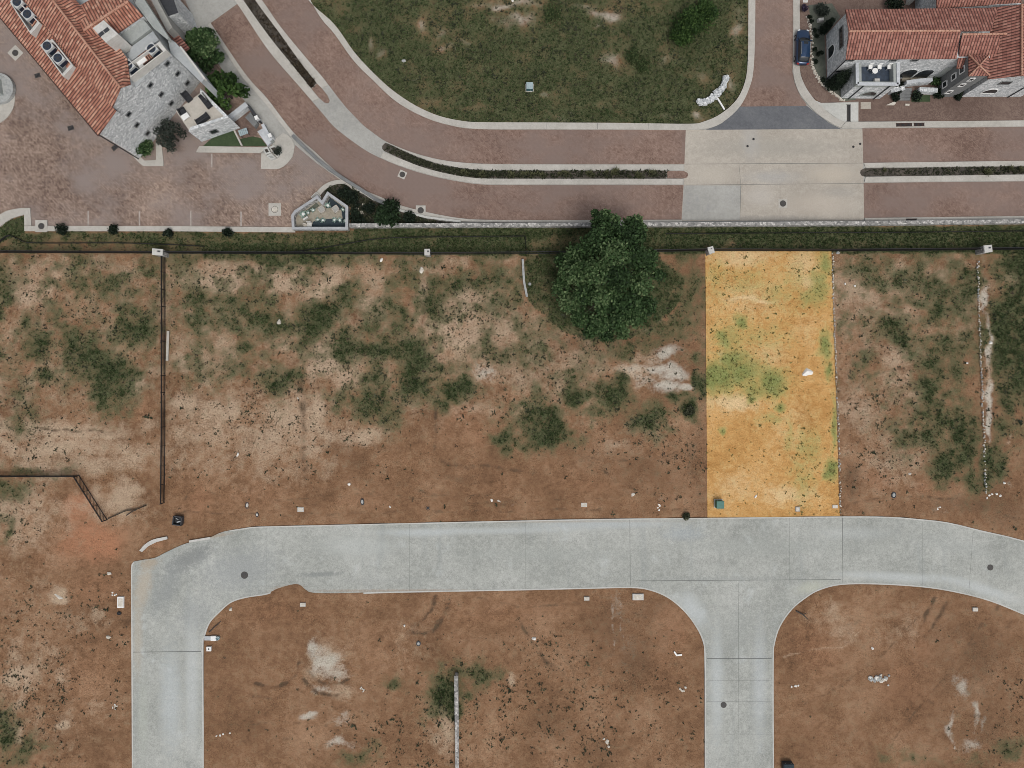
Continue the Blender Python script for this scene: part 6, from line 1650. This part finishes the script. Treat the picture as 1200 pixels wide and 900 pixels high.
def util_box(name, px, py, w, d, h, mat, lid, lb, pad=None, rz=0, cat='utility box'):
    p = P(px, py, 0); root = empty(name, p, rz)
    z0 = 0
    if pad: MB().box(p + Vector((0, 0, .05)), (w + pad, d + pad, .16)).build('pad', M['kerb'], root); z0 = .13
    MB().box(p + Vector((0, 0, z0 + h / 2)), (w, d, h)).build('cabinet', mat, root)
    MB().box(p + Vector((0, 0, z0 + h + .04)), (w * 1.08, d * 1.08, .10), taper=.9).build('lid', lid, root)
    MB().box(p + Vector((w * .1, -d / 2 - .03, z0 + h * .5)), (.06, .05, .22)).build('handle', M['metal'], root)
    for s_ in (-1, 1): MB().box(p + Vector((s_ * w * .3, d / 2 + .02, z0 + h * .8)), (.14, .05, .08)).build('hinge', M['metal'], root)
    tag(root, lb, cat)
util_box('utility_box', 841.5, 590, .95, .95, .85, M['util_green'], M['util_green2'], 'teal green utility box in the lower left corner of the ochre lot', .2)
util_box('utility_box', 620.5, 103.5, .85, .85, .7, M['teal'], M['util_blue'], 'blue grey utility box on the grass island', .25)
util_box('utility_box', 921.5, 896, 1.3, 1.0, .8, M['dark'], M['navy_mulch'], 'dark utility box cut by the bottom picture edge')
# broken dark box with open top near the street bend
p = P(210, 609.5, 0); root = empty('open_vault', p, -.1); m = MB()
for i in range(4):
    a = i * math.pi / 2; m.box(p + Vector((math.cos(a) * .55, math.sin(a) * .55, .3)), (.12, 1.15, .6), a)
m.build('side_panel', M['dark'], root); MB().box(p + Vector((0, 0, .12)), (1.0, 1.0, .1)).build('floor', M['black'], root)
MB().box(p + Vector((.1, -.15, .3)), (.5, .16, .1), .4).build('cable_clamp', M['metal'], root); MB().box(p + Vector((-.15, .2, .28)), (.35, .1, .1), -.3).build('cable_clamp', M['metal'], root)
tag(root, 'dark open utility vault above the street bend', 'utility vault')
def pad(px, py, w, d, lb, rz=0, mat=M['offwhite'], h=.12, name='concrete_pad', hole=False):
    p = P(px, py, 0); root = empty(name, p, rz)
    MB().box(p + Vector((0, 0, h / 2)), (w, d, h), taper=.97).build('block', mat, root)
    MB().box(p + Vector((0, 0, h + .005)), (w * .72, d * .72, .012)).build('cover', M['rock'] if not hole else M['dark'], root) if not hole else MB().lathe(p + Vector((0, 0, h)), [(.11, 0), (.11, .012), (.02, .013)], 12).build('cap_hole', M['dark'], root)
    tag(root, lb, 'concrete pad')
pad(142.3, 705.3, .85, 1.5, 'white upright concrete pad left of the street bend', mat=M['white'], h=.25); pad(747.5, 699.2, 1.5, .85, 'largest pale concrete pad below the street, left of the junction', h=.2)
pad(687.5, 701.3, .72, .5, 'small pale pad left of the largest pad below the street'); pad(355, 708.4, .75, .5, 'small pale pad under the dirt bulge of the street edge'); pad(352.5, 597, .85, .6, 'tan concrete pad above the left part of the street'); pad(684.5, 591.5, .8, .55, 'tan concrete pad above the street middle')
pad(978.3, 593.5, .7, .45, 'whitish pad in the lower right corner of the ochre lot'); pad(934.5, 596.5, .6, .65, 'small grey white pad near the lower edge of the ochre lot', mat=M['rock_grey']); pad(1142.5, 714, .7, .5, 'pale pad below the curved right end of the street')
pad(245.3, 760, .62, .60, 'white square block with a dark hole beside the left street', mat=M['white'], hole=True, h=.2)
# curb inlet with pipe beside the left street
p = P(247.5, 747.5, 0); root = empty('kerb_inlet', p)
MB().box(p + Vector((-.35, 0, .09)), (.95, .55, .18)).build('apron', M['metal'], root); MB().box(p + Vector((.4, 0, .14)), (.7, .62, .28)).build('box', M['white'], root)
MB().lathe(p + Vector((.95, .02, 0)), [(.26, 0), (.26, .3), (.18, .3), (.18, .1)], 16).build('pipe_end', M['util_blue'], root); tag(root, 'white kerb inlet with a round pipe end beside the left street', 'inlet')
def meter(px, py, w, d, lb, lid=M['rock_grey'], mat=M['dark']):
    p = P(px, py, 0); root = empty('meter_box', p, random.uniform(-.2, .2))
    MB().lathe(p, [(w / 2, 0), (w / 2, .12), (w * .42, .12), (w * .40, .06)], 18).build('rim', mat, root)
    MB().lathe(p, [(w * .30, 0), (w * .30, .13), (.02, .14)], 14).build('lid', lid, root)
    root.scale = (1, d / w, 1); tag(root, lb, 'meter box')
meter(290, 592, .55, .9, 'dark oval meter box left of the tan pad above the street', M['offwhite']); meter(424.7, 588, .5, .9, 'dark oval meter box above the middle left street'); meter(1047, 580, .65, .85, 'dark ringed meter box in the lot right of the ochre lot'); meter(490.5, 754, .6, .7, 'dark ringed meter box below the tyre marks under the street')
meter(301.5, 603, .4, .6, 'small dark meter box between the oval box and the street', M['offwhite']); meter(501.5, 595.3, .6, .6, 'black capped standpipe hole above the street', M['black'], M['black'])
meter(140, 718.5, .6, .45, 'black cap below the white upright pad', M['black'], M['black'])

# ------------------------------------------------------------------ loose rocks and debris
def rock_mesh(name, size, seed, mat):
    r = random.Random(seed); bm = bmesh.new(); bmesh.ops.create_icosphere(bm, subdivisions=2, radius=.5)
    for v_ in bm.verts:
        k = 1 + r.uniform(-.16, .16); v_.co = Vector((v_.co.x * size[0] * k, v_.co.y * size[1] * k, max(v_.co.z, -.12) * size[2] * k))
    for _ in range(3):
        nn = Vector((r.uniform(-1, 1), r.uniform(-1, 1), r.uniform(.1, .8))).normalized()
        for v_ in bm.verts:
            d = v_.co.dot(nn) - min(size) * .34
            if d > 0: v_.co -= nn * d * .8
    me = bpy.data.meshes.new(name); bm.to_mesh(me); bm.free(); me.materials.append(mat); return me
def rock(px, py, w, d, lb, mat=M['rock'], rz=0, h=None, name='rock', cat='rock', seed=0, group=None):
    me = rock_mesh(name, (w, d, h or min(w, d) * .7), int(px * 7 + py) + seed, mat)
    o = bpy.data.objects.new(name, me); COL.objects.link(o); o.location = P(px, py, .05); o.rotation_euler = (0, 0, rz); tag(o, lb, cat, group); return o
rock(945, 434.5, 2.0, 1.45, 'big white boulder in the ochre lot', M['rock_white'], .2, .55)
rock(327, 377, .95, .8, 'grey white boulder in the weeds of the middle lot', M['rock'], .6); rock(349, 467, .35, .3, 'small pale rock on the dark rut of the middle lot'); rock(278.5, 533, .4, .6, 'pale upright rock in the lower middle lot', M['rock_white'])
rock(409, 567, .4, .5, 'small white rock above the oval meter box', M['rock_white']); rock(457, 594, .35, .4, 'small white rock right of the oval meter box by the street', M['rock_white']); rock(742, 580, .6, .65, 'pale rock left of the white debris near the street')
rock(885.5, 582, .4, .6, 'small white rock in the lower part of the ochre lot', M['rock_white']); rock(1066, 555, .5, .4, 'pale rock in the lot right of the ochre lot'); rock(127, 672.5, .9, .55, 'pale flat rock above the white upright pad'); rock(67, 699, 1.9, .9, 'large flat pale slab of earth at the left', M['rock'], .1, .2)
rock(127, 746.5, .65, .45, 'pale rock below the white upright pad'); rock(270.5, 714, .6, .5, 'pale rock inside the street bend'); rock(625.5, 748.5, .65, .6, 'round white rock below the street middle', M['rock_white']); rock(474, 733, .3, .4, 'tiny white rock left of the tyre marks', M['rock_white'])
rock(1022.5, 759.5, .35, .5, 'small white rock above the rubble pile', M['rock_white']); rock(1160.5, 401.5, .6, .6, 'pale rock right of the rightmost thin wall', M['rock_white']); rock(1133.5, 425.5, .3, .3, 'small white rock left of the rightmost thin wall', M['rock_white']); rock(447, 304, .7, .55, 'white rock under the long fence in the middle lot', M['rock_white'], .8)
rock(702, 387, .5, .6, 'pale rock at the foot of the big tree', M['rock_white']); rock(620, 333, .6, .6, 'pale rock beside the crumbling wall left of the big tree', M['rock_grey']); rock(981, 296, .7, .45, 'pale broken stone at the top right corner of the ochre lot', M['rock_grey'])
rock(990.5, 332.5, .3, .3, 'small white stone left of its twin in the lot beside the ochre lot', M['rock_white']); rock(1001.5, 335, .35, .3, 'small white stone right of its twin in the lot beside the ochre lot', M['rock_white']); rock(493, 318, 1.1, 1.3, 'pale heap of sandy stone under the narrow pillar', M['rock'], .3, .3); rock(747, 212.5, .25, .25, 'tiny white stone on the median kerb', M['rock_white'])
rock(600.5, 1.5, .4, .3, 'tiny white stone on the island sand at the top', M['rock_white']); rock(473, 71, .6, .5, 'pale stone on the grass island left half', M['rock_grey'])
for i, (x, y, w) in enumerate(((417, 246, 1.1), (426, 241, .9), (424, 250, .8), (434, 238.5, .6))): rock(x, y, w, w * .7, ['flat pale rock in the planted triangle nearest the walled garden', 'upper pale rock in the planted triangle', 'lower pale rock in the planted triangle', 'small pale rock at the white low wall of the planted triangle'][i], M['rock'], i * .8, .35)
r4 = random.Random(12)
for i in range(36):
    t_ = r4.random(); x = 1019 + t_ * 24 + r4.uniform(-2, 2); y = 795 + t_ * 3 + r4.gauss(0, 2.6) * (0.4 + t_)
    w = r4.uniform(.32, .7); rock(x, y, w, w * .8, 'grey white stone in the rubble pile at lower right', [M['rock'], M['rock_grey'], M['rock_grey'], M['rock_white']][i % 4], r4.uniform(0, 3), seed=i, group='stones of the rubble pile')
for i in range(7): rock(712 + r4.gauss(0, 3), 869 + r4.gauss(0, 2.5), .45, .35, 'pale stone in the small heap near the bottom edge', M['rock'], r4.uniform(0, 3), seed=i, group='stones of the small heap')
for i in range(5): rock(801 + r4.gauss(0, 2), 806 + r4.gauss(0, 3), .42, .35, 'pale stone in the loose cluster beside the short street', M['rock'], r4.uniform(0, 3), seed=i + 20, group='stones of the loose cluster')
for i in range(5): rock(773 + r4.gauss(0, 1.4), 591 + r4.gauss(0, 3), .3, .4, 'white stone in the scatter at the street above the junction', M['rock_white'], r4.uniform(0, 3), seed=i + 40, group='white stones by the street')
for i in range(6): rock(1170 + r4.gauss(0, 9), 575 + r4.gauss(0, 8), .4, .35, 'pale stone scattered right of the rightmost thin wall', M['rock_white'], r4.uniform(0, 3), seed=i + 60, group='stones by the rightmost wall')
for i in range(4): rock(1099 + r4.gauss(0, 2), 597 + r4.gauss(0, 2), .28, .28, 'white pebble above the right bend of the street', M['rock_white'], r4.uniform(0, 3), seed=i + 80, group='white pebbles by the right street')
for i in range(5): rock(424 + r4.gauss(0, 4), 808 + r4.gauss(0, 3), .3, .25, 'small pale stone right of the pale earth mound', M['rock'], r4.uniform(0, 3), seed=i + 100, group='stones by the earth mound')
for i in range(6): rock(137 + r4.gauss(0, 2.5), 829 + r4.gauss(0, 2), .3, .25, 'pale debris stone left of the lower street', M['rock_white'] if i % 2 else M['rock'], r4.uniform(0, 3), seed=i + 120, group='debris stones left of the street')
for i in range(5): rock(931 + r4.gauss(0, 3), 804 + r4.gauss(0, 1.4), .4, .3, 'white stone in the cluster right of the short street', M['rock_white'], r4.uniform(0, 3), seed=i + 140, group='white stones right of the short street')
for i in range(4): rock(133 + r4.gauss(0, 2), 697 + r4.gauss(0, 2), .28, .24, 'white pebble above the upright pad', M['rock_white'], r4.uniform(0, 3), seed=i + 160, group='pebbles at the upright pad')
for i in range(4): rock(258 + r4.gauss(0, 4), 861 + r4.gauss(0, 2), .3, .28, 'white pebble right of the lower left street', M['rock_white'], r4.uniform(0, 3), seed=i + 180, group='pebbles right of the left street')
# L-shaped white board and rag, dark sticks
p = P(795, 767, 0); m = MB(); m.bar(P(790, 763.5, .08), P(793, 768, .08), .2, .12); m.bar(P(792.5, 768, .085), P(799, 767.3, .085), .2, .12)
tag(m.build('broken_board', M['white'], loc=p), 'white L shaped broken board on the soil left of the short street', 'board')
rock(577, 586, .5, .7, 'crumpled white rag on the soil above the street', M['rock_white'], .4, .2, 'rag', 'rag'); rock(583, 587, .9, .35, 'pale torn strip beside the rag', M['rock'], -.4, .12, 'torn_strip', 'strip')
def stick(a, b, lb, w=.14):
    m = MB(); a, b = P(*a, .1), P(*b, .1); mid = a.lerp(b, .5) + Vector((.08, .12, .05)); m.tube(a, mid, w / 2, w / 2.4, 6); m.tube(mid, b, w / 2.4, w / 4, 6); m.tube(mid, mid + Vector((.5, .25, .1)), w / 3, w / 6, 5)
    tag(m.build('branch', M['bark'], loc=a), lb, 'branch')
stick((245, 741), (259, 728), 'dark fallen branch inside the street bend'); stick((933, 716), (947, 726), 'dark fallen branch right of the junction', .2); stick((148, 604), (160, 597.5), 'dark stick under the sagging silt fence')
tag(MB().bar(P(197, 388, .1), P(195.8, 423, .1), .32, .1).build('timber_plank', M['cream'], loc=P(196, 405)), 'long pale plank lying beside the straight iron fence', 'plank')
# ------------------------------------------------------------------ parked car
def make_car():
    root = empty('parked_car', (0, 0, 0))
    def loft(stations, name, mat, parent, smooth=True):
        n = len(stations[0]); vs, fs = [], []
        for s_ in stations: vs += s_
        for k in range(len(stations) - 1):
            for i in range(n): fs.append([k * n + i, k * n + (i + 1) % n, (k + 1) * n + (i + 1) % n, (k + 1) * n + i])
        fs.append(list(range(n))[::-1]); fs.append([(len(stations) - 1) * n + i for i in range(n)])
        o = MB().add(vs, fs).build(name, mat, parent, smooth); 
        sub = o.modifiers.new('sub', 'SUBSURF'); sub.levels = 1; sub.render_levels = 1
        return o
    def sec(y, w, z0, z1, c=.12):
        return [Vector(q) for q in ((-w + c, y, z0), (w - c, y, z0), (w, y, z0 + c), (w * 1.0, y, (z0 + z1) / 2), (w * .97, y, z1 - c), (w - c * 1.6, y, z1), (-w + c * 1.6, y, z1), (-w * .97, y, z1 - c), (-w, y, (z0 + z1) / 2), (-w, y, z0 + c))]
    st_ = [sec(-2.36, .66, .42, .86), sec(-2.30, .82, .32, 1.0), sec(-1.9, .95, .26, 1.06), sec(-.8, .97, .25, 1.06), sec(.5, .97, .25, 1.04), sec(1.2, .96, .25, 1.02), sec(1.9, .92, .28, .95), sec(2.25, .80, .33, .84), sec(2.38, .60, .42, .72)]
    loft(st_, 'body', M['blue_paint'], root)
    def gsec(y, w, z0, z1): 
        return [Vector(q) for q in ((-w, y, z0), (w, y, z0), (w * .98, y, z0 + (z1 - z0) * .4), (w * .84, y, z1 - .06), (w * .74, y, z1), (-w * .74, y, z1), (-w * .84, y, z1 - .06), (-w * .98, y, z0 + (z1 - z0) * .4))]
    gh = [gsec(-2.15, .80, .98, 1.04), gsec(-1.75, .82, .98, 1.56), gsec(-1.2, .84, .98, 1.66), gsec(0, .85, .98, 1.68), gsec(.45, .84, .98, 1.60), gsec(1.25, .80, .96, 1.02)]
    loft(gh, 'glasshouse', M['glass'], root)
    r_ = MB(); 
    pr = [(-1.72, .60, 1.615), (-1.2, .645, 1.69), (-.4, .66, 1.712), (.1, .65, 1.70), (.36, .62, 1.655)]
    vs = []
    for y, w, z in pr: vs += [(-w, y, z - .06), (-w * .9, y, z), (0, y, z + .025), (w * .9, y, z), (w, y, z - .06)]
    fs = [[k * 5 + i, k * 5 + i + 1, (k + 1) * 5 + i + 1, (k + 1) * 5 + i] for k in range(len(pr) - 1) for i in range(4)]
    ro = r_.add(vs, fs).build('roof', M['blue_roof'], root, True)
    for s_ in (-1, 1):
        MB().bar((s_ * .58, -1.4, 1.75), (s_ * .60, .2, 1.75), .05, .05).build('roof_rail', M['metal'], ro)
        MB().bar((s_ * .66, .38, 1.60), (s_ * .79, 1.15, 1.05), .07, .05).build('pillar', M['blue_paint'], root)
        MB().box((s_ * 1.04, .75, 1.08), (.2, .16, .14), taper=.8).build('side_mirror', M['blue_paint'], root)
        MB().box((s_ * .62, 2.24, .74), (.36, .16, .14), s_ * -.35).build('headlight', M['lamp_clear'], root)
        MB().box((s_ * .68, -2.29, .86), (.30, .12, .2), s_ * .2).build('tail_light', M['lamp_red'], root)
        for y in (-1.42, 1.45):
            w_ = MB(); w_.tube((s_ * .78, y, .35), (s_ * .99, y, .35), .35, .35, 20); wo_ = w_.build('wheel', M['rubber'], root)
            MB().tube((s_ * .985, y, .35), (s_ * 1.0, y, .35), .22, .2, 14).build('rim', M['metal'], wo_)
    MB().box((0, .12, 1.722), (.62, .34, .02)).build('sunroof', M['glass'], root)
    MB().box((0, 2.36, .58), (.9, .06, .2)).build('front_grille', M['dark'], root)
    MB().bar((-.6, -2.34, .62), (.6, -2.34, .62), .1, .12).build('rear_bumper', M['dark'], root)
    MB().bar((-.25, .95, 1.17), (.45, 1.12, 1.07), .03, .03).build('wiper', M['black'], root)
    return root
car = make_car(); car.location = P(938, 58.5, .03); car.rotation_euler = (0, 0, math.radians(-1.5)); car.scale = (.94, .98, 1)
tag(car, 'dark blue car parked at the kerb beside the stone house', 'car')
p = P(943.5, 1.5, 0); root = empty('utility_cover', p)
MB().box(p + Vector((0, 0, .06)), (.55, .4, .12)).build('block', M['white'], root); MB().box(p + Vector((0, 0, .125)), (.4, .28, .012)).build('cover', M['offwhite'], root); tag(root, 'white utility cover at the top edge above the purple bush', 'utility cover')
p = P(961.5, 23.5, .3); tag(MB().box(p, (.75, .4, .5), .1, taper=.9).build('stone_block', M['offwhite'], loc=p), 'white stone block between the olive bush and the cypress', 'block')
